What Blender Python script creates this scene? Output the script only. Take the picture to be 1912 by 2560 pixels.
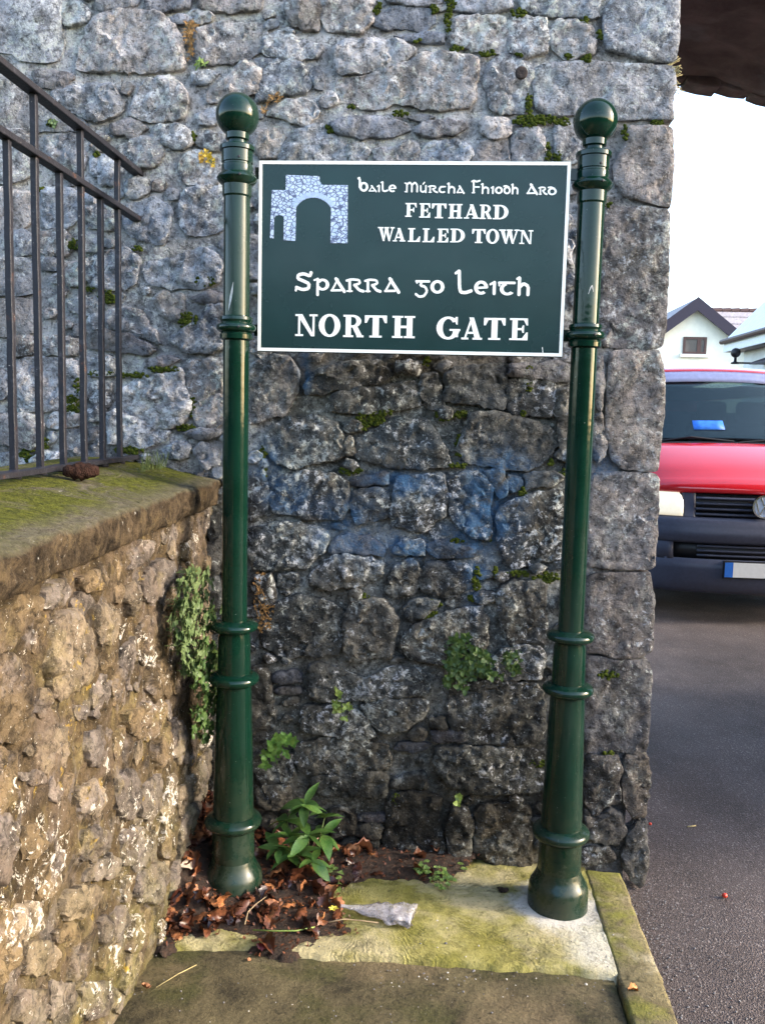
import bpy, bmesh, math, random
from mathutils import Vector, Matrix, noise
random.seed(7)
S = bpy.context.scene
for o in list(bpy.data.objects): bpy.data.objects.remove(o)

# ------------------------------------------------------------------ camera
IW, IH, FPX = 1912.0, 2560.0, 2170.0
PITCH, ROLL, YAW = math.radians(6.2), math.radians(1.4), math.radians(4.0)
CAM = Vector((0, -2.8, 1.45))
fwd = Vector((-math.sin(YAW)*math.cos(PITCH), math.cos(YAW)*math.cos(PITCH), -math.sin(PITCH)))
_r = Vector((math.cos(YAW), math.sin(YAW), 0)); _u = _r.cross(fwd)
CR = _r*math.cos(ROLL) + _u*math.sin(ROLL); CU = _u*math.cos(ROLL) - _r*math.sin(ROLL)
cd = bpy.data.cameras.new('camera'); cam = bpy.data.objects.new('camera', cd); S.collection.objects.link(cam)
cam.matrix_world = Matrix(((CR.x, CU.x, -fwd.x, CAM.x), (CR.y, CU.y, -fwd.y, CAM.y), (CR.z, CU.z, -fwd.z, CAM.z), (0, 0, 0, 1)))
cd.sensor_fit = 'VERTICAL'; cd.sensor_height = 24.0; cd.lens = 24.0*FPX/IH
cd.clip_start = 0.05; cd.clip_end = 5000
S.camera = cam
S.render.resolution_x = 764; S.render.resolution_y = 1024

# ------------------------------------------------------------------ world, sun, exposure
SUN_EL, SUN_AZ = math.radians(24), math.radians(-3)     # azimuth measured from +X towards +Y
w = bpy.data.worlds.new('World'); S.world = w; w.use_nodes = True
nt = w.node_tree; nt.nodes.clear()
sk = nt.nodes.new('ShaderNodeTexSky'); sk.sky_type = 'NISHITA'; sk.sun_disc = False
sk.sun_elevation = SUN_EL; sk.sun_rotation = math.pi/2 - SUN_AZ
sk.altitude = 50; sk.air_density = 1.0; sk.dust_density = 2.5; sk.ozone_density = 1.0
bg = nt.nodes.new('ShaderNodeBackground'); bg.inputs[1].default_value = 0.15
wo = nt.nodes.new('ShaderNodeOutputWorld')
nt.links.new(sk.outputs[0], bg.inputs[0]); nt.links.new(bg.outputs[0], wo.inputs[0])
sl = bpy.data.lights.new('sun', 'SUN'); sl.energy = 0.8; sl.angle = math.radians(7.0); sl.color = (1.0, 0.92, 0.81)
so = bpy.data.objects.new('sun', sl); S.collection.objects.link(so)
sd = Vector((math.cos(SUN_EL)*math.cos(SUN_AZ), math.cos(SUN_EL)*math.sin(SUN_AZ), math.sin(SUN_EL)))
so.rotation_euler = sd.to_track_quat('Z', 'Y').to_euler()
so.location = sd*20
S.view_settings.view_transform = 'Standard'; S.view_settings.look = 'None'
S.view_settings.gamma = 1.0; S.view_settings.exposure = 2.55

# ------------------------------------------------------------------ pixel helpers (photo pixels -> points on real planes)
K = 640.0/1652.0
TILE = {'00': (0, 0), '10': (640, 0), '20': (1272, 0), '01': (0, 640), '11': (640, 640), '21': (1272, 640),
        '02': (0, 1280), '12': (640, 1280), '22': (1272, 1280), '03': (0, 1920), '13': (640, 1920), '23': (1272, 1920)}
def TP(t, x, y): return (TILE[t][0] + x*K, TILE[t][1] + y*K)
def ray(px, py): return fwd + CR*((px-IW/2)/FPX) - CU*((py-IH/2)/FPX)
def on_plane(px, py, p0, n):
    d = ray(px, py); return CAM + d*((p0-CAM).dot(n)/d.dot(n))
def on_z(px, py, z=0.0): return on_plane(px, py, Vector((0, 0, z)), Vector((0, 0, 1)))
def on_y(px, py, y): return on_plane(px, py, Vector((0, y, 0)), Vector((0, 1, 0)))
def on_x(px, py, x): return on_plane(px, py, Vector((x, 0, 0)), Vector((1, 0, 0)))
BAT = 0.09/2.7                                   # the gate wall leans back a little
def wall_y(z): return -0.09 + BAT*z
def on_wall(px, py): return on_plane(px, py, Vector((0, -0.09, 0)), Vector((0, 1, -BAT)).normalized())
LBAT = 0.022/1.15
def low_x(z): return -0.735 - LBAT*z
def on_low(px, py): return on_plane(px, py, Vector((-0.735, 0, 0)), Vector((1, 0, LBAT)).normalized())

# ------------------------------------------------------------------ object helpers
COL = S.collection
def link(o, parent=None):
    COL.objects.link(o)
    if parent is not None:
        o.parent = parent; o.matrix_parent_inverse = Matrix.Translation(parent.location).inverted() if parent.parent is None else Matrix.Translation(parent.location + parent.parent.location).inverted()
    return o
def tag(o, label, cat, group=None):
    o['label'] = label; o['category'] = cat
    if group: o['group'] = group
    return o
def empty(name, loc, label=None, cat=None, group=None):
    o = bpy.data.objects.new(name, None); o.empty_display_size = 0.1; o.location = loc; COL.objects.link(o)
    if label: tag(o, label, cat, group)
    return o
def child(o, parent):
    o.parent = parent                                       # all coordinates are absolute, so undo the ancestors' offsets
    off = Vector((0, 0, 0)); p = parent
    while p is not None: off += p.location; p = p.parent
    o.location = Vector(o.location) - off
    return o
def mesh_obj(name, verts, faces, mat, parent=None, smooth=False, origin=None, centre=True):
    verts = [Vector(v) for v in verts]
    if origin is None:
        if centre and verts:
            lo = Vector((min(v.x for v in verts), min(v.y for v in verts), min(v.z for v in verts)))
            hi = Vector((max(v.x for v in verts), max(v.y for v in verts), max(v.z for v in verts)))
            origin = Vector(((lo.x+hi.x)/2, (lo.y+hi.y)/2, lo.z))
        else: origin = Vector((0, 0, 0))
    me = bpy.data.meshes.new(name)
    me.from_pydata([v-origin for v in verts], [], faces); me.validate(); me.update()
    if smooth: me.polygons.foreach_set('use_smooth', [True]*len(me.polygons))
    if mat is not None: me.materials.append(mat)
    o = bpy.data.objects.new(name, me); o.location = origin; COL.objects.link(o)
    if parent is not None: child(o, parent)
    return o
class MB:
    def __init__(s): s.v = []; s.f = []
    def add(s, v, f):
        n = len(s.v); s.v += [Vector(p) for p in v]; s.f += [tuple(i+n for i in q) for q in f]; return s
    def box(s, a, b):
        (x0, y0, z0), (x1, y1, z1) = a, b
        return s.add([(x0,y0,z0),(x1,y0,z0),(x1,y1,z0),(x0,y1,z0),(x0,y0,z1),(x1,y0,z1),(x1,y1,z1),(x0,y1,z1)],
                     [(0,3,2,1),(4,5,6,7),(0,1,5,4),(1,2,6,5),(2,3,7,6),(3,0,4,7)])
    def tube(s, pts, rad, n=8, cap=True):
        pts = [Vector(p) for p in pts]; m = len(pts)
        if not isinstance(rad, (list, tuple)): rad = [rad]*m
        t0 = (pts[1]-pts[0]).normalized()
        up = Vector((0, 0, 1)) if abs(t0.z) < .9 else Vector((1, 0, 0))
        a = t0.cross(up).normalized(); base = len(s.v)
        for i, p in enumerate(pts):
            t = (pts[min(i+1, m-1)]-pts[max(i-1, 0)]).normalized()
            a = (a - t*a.dot(t)).normalized(); b = t.cross(a)
            for k in range(n):
                q = 2*math.pi*k/n; s.v.append(p + (a*math.cos(q)+b*math.sin(q))*rad[i])
        for i in range(m-1):
            for k in range(n):
                s.f.append((base+i*n+k, base+i*n+(k+1) % n, base+(i+1)*n+(k+1) % n, base+(i+1)*n+k))
        if cap:
            s.f.append(tuple(base+k for k in range(n))[::-1]); s.f.append(tuple(base+(m-1)*n+k for k in range(n)))
        return s
    def lathe(s, prof, cx, cy, n=40, cap=True):
        base = len(s.v)
        for z, r, *c in prof:
            for k in range(n):
                q = 2*math.pi*k/n; s.v.append(Vector((cx+r*math.cos(q), cy+r*math.sin(q), z)))
        m = len(prof)
        for i in range(m-1):
            for k in range(n):
                s.f.append((base+i*n+k, base+(i+1)*n+k, base+(i+1)*n+(k+1) % n, base+i*n+(k+1) % n))
        if cap:
            s.f.append(tuple(base+k for k in range(n))); s.f.append(tuple(base+(m-1)*n+k for k in range(n))[::-1])
        return s
    def prism(s, poly, frm, h0, h1):
        """poly in 2-D, frm(u,v,h)->Vector"""
        n = len(poly); b = len(s.v)
        s.v += [frm(u, v, h0) for u, v in poly] + [frm(u, v, h1) for u, v in poly]
        s.f += [tuple(b+i for i in range(n))[::-1], tuple(b+n+i for i in range(n))]
        s.f += [(b+i, b+(i+1) % n, b+n+(i+1) % n, b+n+i) for i in range(n)]
        return s
    def grid(s, P):
        b = len(s.v); r, c = len(P), len(P[0])
        for row in P: s.v += [Vector(p) for p in row]
        s.f += [(b+i*c+j, b+i*c+j+1, b+(i+1)*c+j+1, b+(i+1)*c+j) for i in range(r-1) for j in range(c-1)]
        return s
    def obj(s, name, mat, parent=None, smooth=False, **k):
        o = mesh_obj(name, s.v, s.f, mat, parent, smooth, **k)
        bm = bmesh.new(); bm.from_mesh(o.data); bmesh.ops.recalc_face_normals(bm, faces=bm.faces); bm.to_mesh(o.data); bm.free()
        return o
def soften(o, width=0.003, seg=2, angle=35):
    m = o.modifiers.new('bevel', 'BEVEL'); m.width = width; m.segments = seg; m.limit_method = 'ANGLE'; m.angle_limit = math.radians(angle)
    o.data.polygons.foreach_set('use_smooth', [True]*len(o.data.polygons))
    try: o.data.set_sharp_from_angle(angle=math.radians(40))
    except Exception: pass
    return o
def sharp(o, ang=40):
    o.data.polygons.foreach_set('use_smooth', [True]*len(o.data.polygons))
    try: o.data.set_sharp_from_angle(angle=math.radians(ang))
    except Exception: pass
    return o
def fn(p, sc, oct=4, H=.9, seed=0.0):
    return noise.fractal(Vector((p[0]*sc+seed, p[1]*sc+seed*1.7, p[2]*sc-seed)), H, 2.1, oct)
def inside(p, poly):
    x, y = p; r = False; j = len(poly)-1
    for i in range(len(poly)):
        xi, yi = poly[i]; xj, yj = poly[j]
        if (yi > y) != (yj > y) and x < (xj-xi)*(y-yi)/(yj-yi)+xi: r = not r
        j = i
    return r
def seg_dist(p, poly):
    px, py = p; m = 1e9; n = len(poly)
    for i in range(n):
        ax, ay = poly[i]; bx, by = poly[(i+1) % n]; dx, dy = bx-ax, by-ay; L = dx*dx+dy*dy
        t = 0 if L == 0 else max(0, min(1, ((px-ax)*dx+(py-ay)*dy)/L))
        m = min(m, math.hypot(px-ax-t*dx, py-ay-t*dy))
    return m
def smooth01(x): x = max(0, min(1, x)); return x*x*(3-2*x)

# ------------------------------------------------------------------ materials
class NT:
    def __init__(s, name):
        s.m = bpy.data.materials.new(name); s.m.use_nodes = True; s.t = s.m.node_tree; s.t.nodes.clear()
        s.out = s.n('ShaderNodeOutputMaterial'); s.b = s.n('ShaderNodeBsdfPrincipled'); s.l(s.b.outputs[0], s.out.inputs[0])
        s.geo = s.n('ShaderNodeNewGeometry'); s.pos = s.geo.outputs['Position']
    def n(s, t): return s.t.nodes.new(t)
    def l(s, a, b): s.t.links.new(a, b)
    def put(s, sock, v):
        if hasattr(v, 'is_linked') or isinstance(v, bpy.types.NodeSocket): s.l(v, sock)
        elif isinstance(v, (tuple, list)) and len(v) == 3 and sock.type == 'RGBA': sock.default_value = (*v, 1)
        else: sock.default_value = v
    def noise(s, scale, detail=4, rough=.55, dist=0, vec=None, sc3=None):
        n = s.n('ShaderNodeTexNoise'); n.inputs['Scale'].default_value = scale; n.inputs['Detail'].default_value = detail
        n.inputs['Roughness'].default_value = rough; n.inputs['Distortion'].default_value = dist
        v = vec or s.pos
        if sc3: v = s.vmath('MULTIPLY', v, sc3)
        s.l(v, n.inputs['Vector']); return n.outputs[0]
    def voro(s, scale, vec=None, feat='F1', sc3=None):
        n = s.n('ShaderNodeTexVoronoi'); n.feature = feat; n.inputs['Scale'].default_value = scale
        v = vec or s.pos
        if sc3: v = s.vmath('MULTIPLY', v, sc3)
        s.l(v, n.inputs['Vector']); return n
    def vmath(s, op, a, b=None):
        n = s.n('ShaderNodeVectorMath'); n.operation = op; s.put(n.inputs[0], a)
        if b is not None: s.put(n.inputs[1], b)
        return n.outputs['Value'] if op in ('DISTANCE', 'LENGTH', 'DOT_PRODUCT') else n.outputs[0]
    def math(s, op, a, b=0.0, clamp=False):
        n = s.n('ShaderNodeMath'); n.operation = op; n.use_clamp = clamp; s.put(n.inputs[0], a); s.put(n.inputs[1], b); return n.outputs[0]
    def rng(s, v, a, b, c=0.0, d=1.0, smooth=False):
        n = s.n('ShaderNodeMapRange'); n.interpolation_type = 'SMOOTHSTEP' if smooth else 'LINEAR'; n.clamp = True
        for i, q in enumerate((v, a, b, c, d)): s.put(n.inputs[i], q)
        return n.outputs[0]
    def mix(s, f, a, b, mode='MIX'):
        n = s.n('ShaderNodeMix'); n.data_type = 'RGBA'; n.blend_type = mode
        s.put(n.inputs[0], f); s.put(n.inputs[6], a); s.put(n.inputs[7], b); return n.outputs[2]
    def scale(s, c, f):
        n = s.n('ShaderNodeMix'); n.data_type = 'RGBA'; n.blend_type = 'MULTIPLY'; n.inputs[0].default_value = 1
        s.put(n.inputs[6], c)
        cc = s.n('ShaderNodeCombineColor'); [s.put(cc.inputs[i], f) for i in range(3)]
        s.l(cc.outputs[0], n.inputs[7]); return n.outputs[2]
    def bump(s, h, dist=.01, strength=1.0, prev=None):
        n = s.n('ShaderNodeBump'); n.inputs['Distance'].default_value = dist; n.inputs['Strength'].default_value = strength
        s.l(h, n.inputs['Height'])
        if prev is not None: s.l(prev, n.inputs['Normal'])
        return n.outputs[0]
    def done(s, col, rough=.85, spec=.3, normal=None, metal=0.0):
        s.put(s.b.inputs['Base Color'], col); s.put(s.b.inputs['Roughness'], rough)
        s.b.inputs['Specular IOR Level'].default_value = spec; s.b.inputs['Metallic'].default_value = metal
        if normal is not None: s.l(normal, s.b.inputs['Normal'])
        return s.m
def plain(name, col, rough=.6, spec=.4, var=.12, scale=30, metal=0.0, bump=0.0):
    t = NT(name); nz = t.noise(scale, 4)
    c = t.scale(col, t.rng(nz, .3, .7, 1-var, 1+var))
    return t.done(c, t.rng(nz, .3, .7, max(0, rough-.06), min(1, rough+.06)), spec, t.bump(t.noise(scale*3, 3), bump) if bump else None, metal)

def stain(t, col, spots, tint, strength):
    """blue paint stain on the gate wall: soft-edged patches broken up by grain"""
    acc = None
    for (px, py, rx, rz) in spots:
        c = on_wall(px, py)
        d = t.vmath('LENGTH', t.vmath('MULTIPLY', t.vmath('SUBTRACT', t.pos, tuple(c)), (1/rx, 0.0, 1/rz)))
        m = t.rng(d, 1.25, .05, 0, 1, True)
        acc = m if acc is None else t.math('MAXIMUM', acc, m)
    g = t.rng(t.noise(19, 9, .74, .5), .38, .60)
    f = t.math('MULTIPLY', t.math('MULTIPLY', acc, g), strength, True)
    return t.mix(f, col, tint)
SPOTS = [(660, 1150, .10, .08), (1010, 1205, .16, .06), (1225, 1255, .13, .22), (1000, 1370, .17, .07), (1190, 1345, .13, .12),
         (870, 1320, .14, .12), (762, 935, .03, .09), (1500, 1160, .09, .06), (1255, 1180, .12, .10), (720, 1240, .10, .08), (1190, 1440, .05, .13)]
def stone_material(name, lich_a, lich_b, warm, attr=None, blue=True):
    t = NT(name)
    if attr:
        a = t.n('ShaderNodeVertexColor'); a.layer_name = attr; base, amt = a.outputs['Color'], a.outputs['Alpha']
    else:
        oi = t.n('ShaderNodeObjectInfo'); base, amt = oi.outputs['Color'], oi.outputs['Alpha']
    c = t.scale(base, t.rng(t.noise(11, 6, .65, .3), .30, .70, .45, 1.5))
    c = t.mix(t.rng(t.noise(4.5, 5, .6), .52, .70, 0, .35), c, warm)
    # crusty lichen
    L = t.noise(44, 10, .76, .4); th = t.rng(amt, 0, 1, .64, .44)
    big = t.rng(t.noise(3.2, 4, .6), .3, .7, -.08, .08)
    th2 = t.math('SUBTRACT', th, big)
    f = t.rng(L, th2, t.math('ADD', th2, .07), 0, 1, True)
    lc = t.mix(t.rng(t.noise(8, 4), .42, .58), lich_a, lich_b)
    c = t.mix(t.math('MULTIPLY', f, t.rng(amt, .2, .65, .50, .88)), c, lc)
    bl = t.math('MULTIPLY', t.rng(t.noise(6.5, 7, .68, .6), .50, .62), t.rng(t.noise(55, 8, .76), .42, .58))
    c = t.mix(t.math('MULTIPLY', bl, .45), c, (.40, .41, .37))
    # dark pits and black crust
    c = t.scale(c, t.rng(t.noise(70, 7, .74, .2), .52, .62, 1.0, .34))
    c = t.scale(c, t.rng(t.noise(17, 9, .74, .6), .50, .61, 1.0, .42))
    # white specks
    c = t.mix(t.rng(t.noise(110, 6, .74), .62, .68, 0, t.rng(amt, .2, .65, .35, .7)), c, (.66, .66, .63))
    if blue: c = stain(t, c, SPOTS, (.055, .140, .26), .88)
    h = t.math('ADD', t.noise(26, 8, .66, .3), t.math('MULTIPLY', t.noise(95, 5, .7), .45))
    return t.done(c, .92, .18, t.bump(h, .020, 1.0))
M = {}
M['stone'] = stone_material('limestone', (.60, .61, .64), (.50, .52, .47), (.20, .175, .13))
M['mortar'] = stone_material('lime_mortar', (.64, .62, .57), (.52, .52, .46), (.34, .29, .21), attr='tone')
def low_material(name, attr=None):
    t = NT(name)
    if attr:
        a = t.n('ShaderNodeVertexColor'); a.layer_name = attr; base, amt = a.outputs['Color'], a.outputs['Alpha']
    else:
        oi = t.n('ShaderNodeObjectInfo'); base, amt = oi.outputs['Color'], oi.outputs['Alpha']
    c = t.scale(base, t.rng(t.noise(16, 7, .68, .5, sc3=(1, 1, .7)), .32, .68, .40, 1.55))
    c = t.mix(t.rng(t.noise(7, 6, .65, .3), .48, .66, 0, .8), c, (.155, .115, .085))
    c = t.mix(t.rng(t.noise(9, 5, .62, .3), .56, .68, 0, .55), c, (.23, .18, .075))
    c = t.mix(t.rng(t.noise(12, 5, .62, .3, vec=t.vmath('ADD', t.pos, (3.1, 1.7, 9.2))), .54, .66, 0, .7), c, (.21, .18, .165))
    z = t.n('ShaderNodeSeparateXYZ'); t.l(t.pos, z.inputs[0])
    alg = t.math('MULTIPLY', t.rng(z.outputs[2], .55, .0), t.rng(t.noise(8, 5, .6), .40, .62))
    c = t.mix(t.math('MULTIPLY', alg, .6), c, (.20, .185, .060))
    y = t.math('MULTIPLY', t.rng(t.noise(22, 6, .65), .63, .70), t.rng(t.noise(3.1, 2), .48, .58))
    c = t.mix(t.math('MULTIPLY', y, .8), c, (.50, .33, .04))
    c = t.scale(c, t.rng(t.noise(48, 8, .74, .3), .52, .62, 1.0, .36))
    c = t.scale(c, t.rng(t.noise(13, 7, .72, .5), .50, .62, 1.0, .38))
    th = t.rng(amt, 0, 1, .62, .52)
    big = t.rng(t.noise(4.2, 4, .6), .38, .6, .10, -.02)
    th = t.math('ADD', th, big)
    f = t.rng(t.noise(42, 10, .76, .5, sc3=(1, 1, .85)), th, t.math('ADD', th, .035))
    c = t.mix(t.math('MULTIPLY', f, .85), c, (.68, .63, .55))
    c = t.mix(t.rng(t.noise(105, 6, .74), .63, .68, 0, .8), c, (.70, .67, .60))
    h = t.math('ADD', t.noise(24, 8, .68, .4), t.math('MULTIPLY', t.noise(80, 6, .7), .5))
    return t.done(c, .9, .2, t.bump(h, .022, 1.0))
M['low_stone'] = low_material('boundary_stone')
M['low_mortar'] = low_material('boundary_mortar', 'tone')
def coping_material():
    t = NT('coping_concrete')
    c = t.scale((.070, .050, .030), t.rng(t.noise(24, 9, .74, .2, sc3=(1, 1, .8)), .38, .62, .25, 1.8))
    c = t.mix(t.rng(t.noise(17, 8, .72), .52, .62, 0, .5), c, (.20, .145, .075))
    s = t.n('ShaderNodeSeparateXYZ'); t.l(t.geo.outputs['Normal'], s.inputs[0])
    top = t.rng(s.outputs[2], .3, .8)
    grey = t.scale((.135, .115, .085), t.rng(t.noise(40, 7, .7), .3, .7, .5, 1.5))
    c = t.mix(top, c, grey)
    sp = t.n('ShaderNodeSeparateXYZ'); t.l(t.pos, sp.inputs[0])
    edge = t.rng(sp.outputs[0], -.745, -.82, .25, 1.0)              # moss has not taken along the worn outer edge
    ms = t.math('MULTIPLY', t.math('MULTIPLY', top, edge), t.rng(t.noise(7, 8, .70, .6), .36, .50))
    mc = t.mix(t.rng(t.noise(60, 5, .7), .35, .65), (.050, .060, .010), (.17, .175, .022))
    c = t.mix(ms, c, mc)
    wt = t.math('MULTIPLY', t.rng(t.noise(55, 8, .7), .62, .67), t.rng(t.noise(6, 4), .50, .62))
    c = t.mix(t.math('MULTIPLY', wt, .9), c, (.62, .60, .55))
    c = t.scale(c, t.rng(t.noise(70, 6, .7), .56, .68, 1, .45))
    return t.done(c, .93, .15, t.bump(t.math('ADD', t.noise(34, 9, .74, .2), t.math('MULTIPLY', t.noise(140, 4, .7), t.rng(ms, 0, 1, .4, 1.3))), .028, 1.0))
M['coping'] = coping_material()
def paint_material():
    t = NT('green_gloss_paint')
    n1 = t.noise(9, 4); s = t.noise(150, 3, .7)
    c = t.mix(t.rng(n1, .35, .65), (.0020, .0150, .0085), (.0030, .0190, .0120))
    c = t.mix(t.rng(s, .70, .74, 0, .5), c, (.35, .36, .33))
    z = t.n('ShaderNodeSeparateXYZ'); t.l(t.pos, z.inputs[0])
    grime = t.math('MULTIPLY', t.rng(z.outputs[2], .45, .02), t.rng(t.noise(25, 8, .74), .38, .60))
    c = t.mix(t.math('MULTIPLY', grime, .6), c, (.040, .042, .024))
    wet = t.math('MULTIPLY', t.rng(t.noise(6, 6, .7, .3, sc3=(1, 1, .12)), .52, .66), .35)
    c = t.mix(wet, c, (.030, .048, .036))
    r = t.math('ADD', t.math('MULTIPLY', wet, .5), t.rng(t.noise(18, 5, .6), .3, .7, .07, .12)); r = t.math('ADD', r, t.math('MULTIPLY', grime, .3))
    return t.done(c, r, .36, t.bump(t.noise(14, 3), .0015, .5))
M['green'] = paint_material()
def board_material():
    t = NT('sign_board_enamel')
    c = t.mix(t.rng(t.noise(6, 3), .35, .65), (.003, .021, .019), (.004, .026, .024))
    c = t.mix(t.rng(t.noise(220, 3, .7), .70, .74, 0, .25), c, (.2, .24, .24))
    return t.done(c, t.rng(t.noise(10, 4), .3, .7, .20, .30), .40, t.bump(t.noise(5, 2), .002, .3))
M['board'] = board_material()
M['white'] = plain('white_vinyl', (.86, .86, .80), .35, .4, .03, 40)
def emblem_material():
    t = NT('emblem_cobbles')
    v = t.voro(78, feat='DISTANCE_TO_EDGE', sc3=(1, 1, 1.4))
    e = t.rng(v.outputs['Distance'], .03, .13)
    c = t.mix(e, (.07, .09, .17), t.mix(t.rng(t.noise(60, 3), .35, .65), (.42, .53, .72), (.58, .67, .82)))
    return t.done(c, .45, .4)
M['emblem'] = emblem_material()
M['emblem_pale'] = plain('emblem_voussoir_blue', (.40, .50, .68), .45, .4, .15, 90)
M['emblem_dark'] = plain('emblem_joint_blue', (.06, .09, .16), .5, .4, .1, 90)
def iron_material():
    t = NT('railing_iron')
    c = t.mix(t.rng(t.noise(40, 6, .7), .56, .68), (.008, .008, .013), (.030, .030, .040))
    rust = t.math('MULTIPLY', t.rng(t.noise(28, 7, .72), .58, .66), t.rng(t.noise(5, 3), .45, .6))
    c = t.mix(t.math('MULTIPLY', rust, .6), c, (.10, .040, .020))
    c = t.mix(t.rng(t.noise(90, 5, .7), .66, .70, 0, .6), c, (.32, .31, .30))
    return t.done(c, .55, .4, t.bump(t.noise(90, 5, .7), .002, .8))
M['iron'] = iron_material()
from mathutils.geometry import delaunay_2d_cdt
# ------------------------------------------------------------------ ground
def structure(o): o['kind'] = 'structure'; return o
def road_material():
    t = NT('tarmac')
    v = t.voro(210); ch = t.rng(t.noise(190, 4, .72), .38, .64)
    c = t.mix(ch, (.034, .027, .025), (.115, .090, .082))
    cell = t.n('ShaderNodeSeparateColor'); t.l(v.outputs['Color'], cell.inputs[0])
    c = t.mix(t.rng(cell.outputs[0], .91, .97, 0, .55), c, (.24, .21, .195))
    c = t.scale(c, t.rng(t.noise(1.3, 6, .66), .3, .7, .6, 1.4))
    c = t.scale(c, t.rng(t.noise(.9, 6, .7, .5, sc3=(1, .25, 1)), .50, .64, 1, .7))
    h = t.math('ADD', v.outputs['Distance'], t.math('MULTIPLY', t.noise(90, 4, .7), .6))
    return t.done(c, t.rng(t.noise(2.1, 4), .35, .65, .66, .82), .25, t.bump(h, .004, .8))
M['road'] = road_material()
def pavement_material():
    t = NT('old_pavement_concrete')
    c = t.scale((.078, .063, .032), t.rng(t.noise(6, 8, .7, .3), .34, .66, .35, 1.8))
    c = t.mix(t.rng(t.noise(4.1, 6, .62, .4), .50, .62, 0, .75), c, (.050, .050, .014))
    c = t.mix(t.rng(t.noise(3.3, 5, .6, .2, vec=t.vmath('ADD', t.pos, (7, 3, 1))), .52, .66, 0, .7), c, (.17, .125, .068))
    c = t.scale(c, t.rng(t.noise(90, 6, .7), .50, .66, 1.0, .45))
    c = t.mix(t.rng(t.noise(160, 4, .7), .68, .72, 0, .6), c, (.35, .33, .28))
    return t.done(c, t.rng(t.noise(5, 4), .35, .65, .6, .85), .3, t.bump(t.math('ADD', t.noise(110, 5, .7), t.noise(18, 5, .6)), .006, .9))
M['pavement'] = pavement_material()
def pad_material():
    t = NT('brushed_concrete_algae')
    ctr = on_z(915, 2300)
    n = t.noise(7, 6, .62, .4)
    c = t.mix(t.rng(n, .36, .62), (.205, .185, .042), (.33, .295, .105))
    c = t.mix(t.rng(t.noise(4, 6, .62, .3, vec=t.vmath('ADD', t.pos, (5, 5, 0))), .47, .60, 0, .85), c, (.40, .345, .20))
    c = t.mix(t.rng(t.noise(5.5, 5, .6, .2, vec=t.vmath('ADD', t.pos, (1, 8, 0))), .52, .64, 0, .75), c, (.13, .125, .022))
    # fresh pale cement skirt round the right-hand post
    p = on_z(1393, 2275)
    d = t.vmath('LENGTH', t.vmath('MULTIPLY', t.vmath('SUBTRACT', t.pos, tuple(p)), (1, 1, 0)))
    dn = t.math('ADD', d, t.math('MULTIPLY', t.noise(14, 6, .7), .14))
    c = t.mix(t.rng(dn, .225, .175, 0, .85), c, (.55, .52, .47))
    q = on_z(1490, 2370)
    d2 = t.math('ADD', t.vmath('LENGTH', t.vmath('MULTIPLY', t.vmath('SUBTRACT', t.pos, tuple(q)), (1.3, .8, 0))), t.math('MULTIPLY', t.noise(12, 6, .7), .16))
    c = t.mix(t.rng(d2, .22, .13, 0, .8), c, (.56, .53, .45))
    # strokes of the brush fan out from one point
    sp = t.n('ShaderNodeSeparateXYZ'); t.l(t.vmath('SUBTRACT', t.pos, tuple(ctr)), sp.inputs[0])
    ang = t.math('ARCTAN2', sp.outputs[1], sp.outputs[0])
    rad = t.vmath('LENGTH', t.vmath('MULTIPLY', t.vmath('SUBTRACT', t.pos, tuple(ctr)), (1, 1, 0)))
    st = t.math('SINE', t.math('ADD', t.math('ADD', t.math('MULTIPLY', ang, 74), t.math('MULTIPLY', rad, 46)), t.math('MULTIPLY', t.noise(6, 5, .65), 60)))
    rid = t.math('MULTIPLY', t.math('MULTIPLY', st, t.rng(t.noise(11, 5, .6), .40, .62, .0, 1)), t.rng(rad, .06, .2))
    c = t.scale(c, t.rng(rid, -1, 1, .93, 1.05))
    c = t.scale(c, t.rng(t.noise(11, 8, .74, .6), .50, .62, 1.0, .62))
    c = t.mix(t.rng(t.noise(28, 8, .74), .60, .66, 0, .6), c, (.075, .07, .022))
    c = t.scale(c, t.rng(t.noise(75, 6, .7), .54, .66, 1, .6))
    b = t.bump(t.math('ADD', t.math('MULTIPLY', rid, .38), t.math('MULTIPLY', t.noise(120, 5, .7), 1.8)), .004, .8)
    return t.done(c, .9, .2, b)
M['pad'] = pad_material()
def kerb_material():
    t = NT('kerb_concrete')
    c = t.scale((.165, .135, .07), t.rng(t.noise(9, 7, .66, .3), .3, .7, .45, 1.55))
    c = t.mix(t.rng(t.noise(5, 6, .62, .3), .50, .62, 0, .8), c, (.19, .185, .035))
    c = t.mix(t.rng(t.noise(6.5, 5, .62, .3), .58, .68, 0, .7), c, (.36, .315, .21))
    c = t.scale(c, t.rng(t.noise(80, 7, .7), .52, .66, 1, .5))
    c = t.mix(t.rng(t.noise(140, 4, .7), .67, .72, 0, .6), c, (.5, .47, .4))
    return t.done(c, .9, .2, t.bump(t.math('ADD', t.noise(70, 7, .7), t.noise(16, 4)), .008, .9))
M['kerb'] = kerb_material()
def soil_material():
    t = NT('wet_humus')
    c = t.mix(t.rng(t.noise(60, 7, .7), .38, .66), (.012, .007, .004), (.060, .030, .016))
    c = t.mix(t.rng(t.noise(140, 5, .7), .64, .70, 0, .6), c, (.14, .075, .04))
    return t.done(c, t.rng(t.noise(20, 4), .3, .7, .45, .85), .4, t.bump(t.noise(90, 7, .75), .012, 1.0))
M['soil'] = soil_material()
M['land'] = plain('grassland', (.06, .075, .03), .95, .1, .4, .6)

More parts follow.
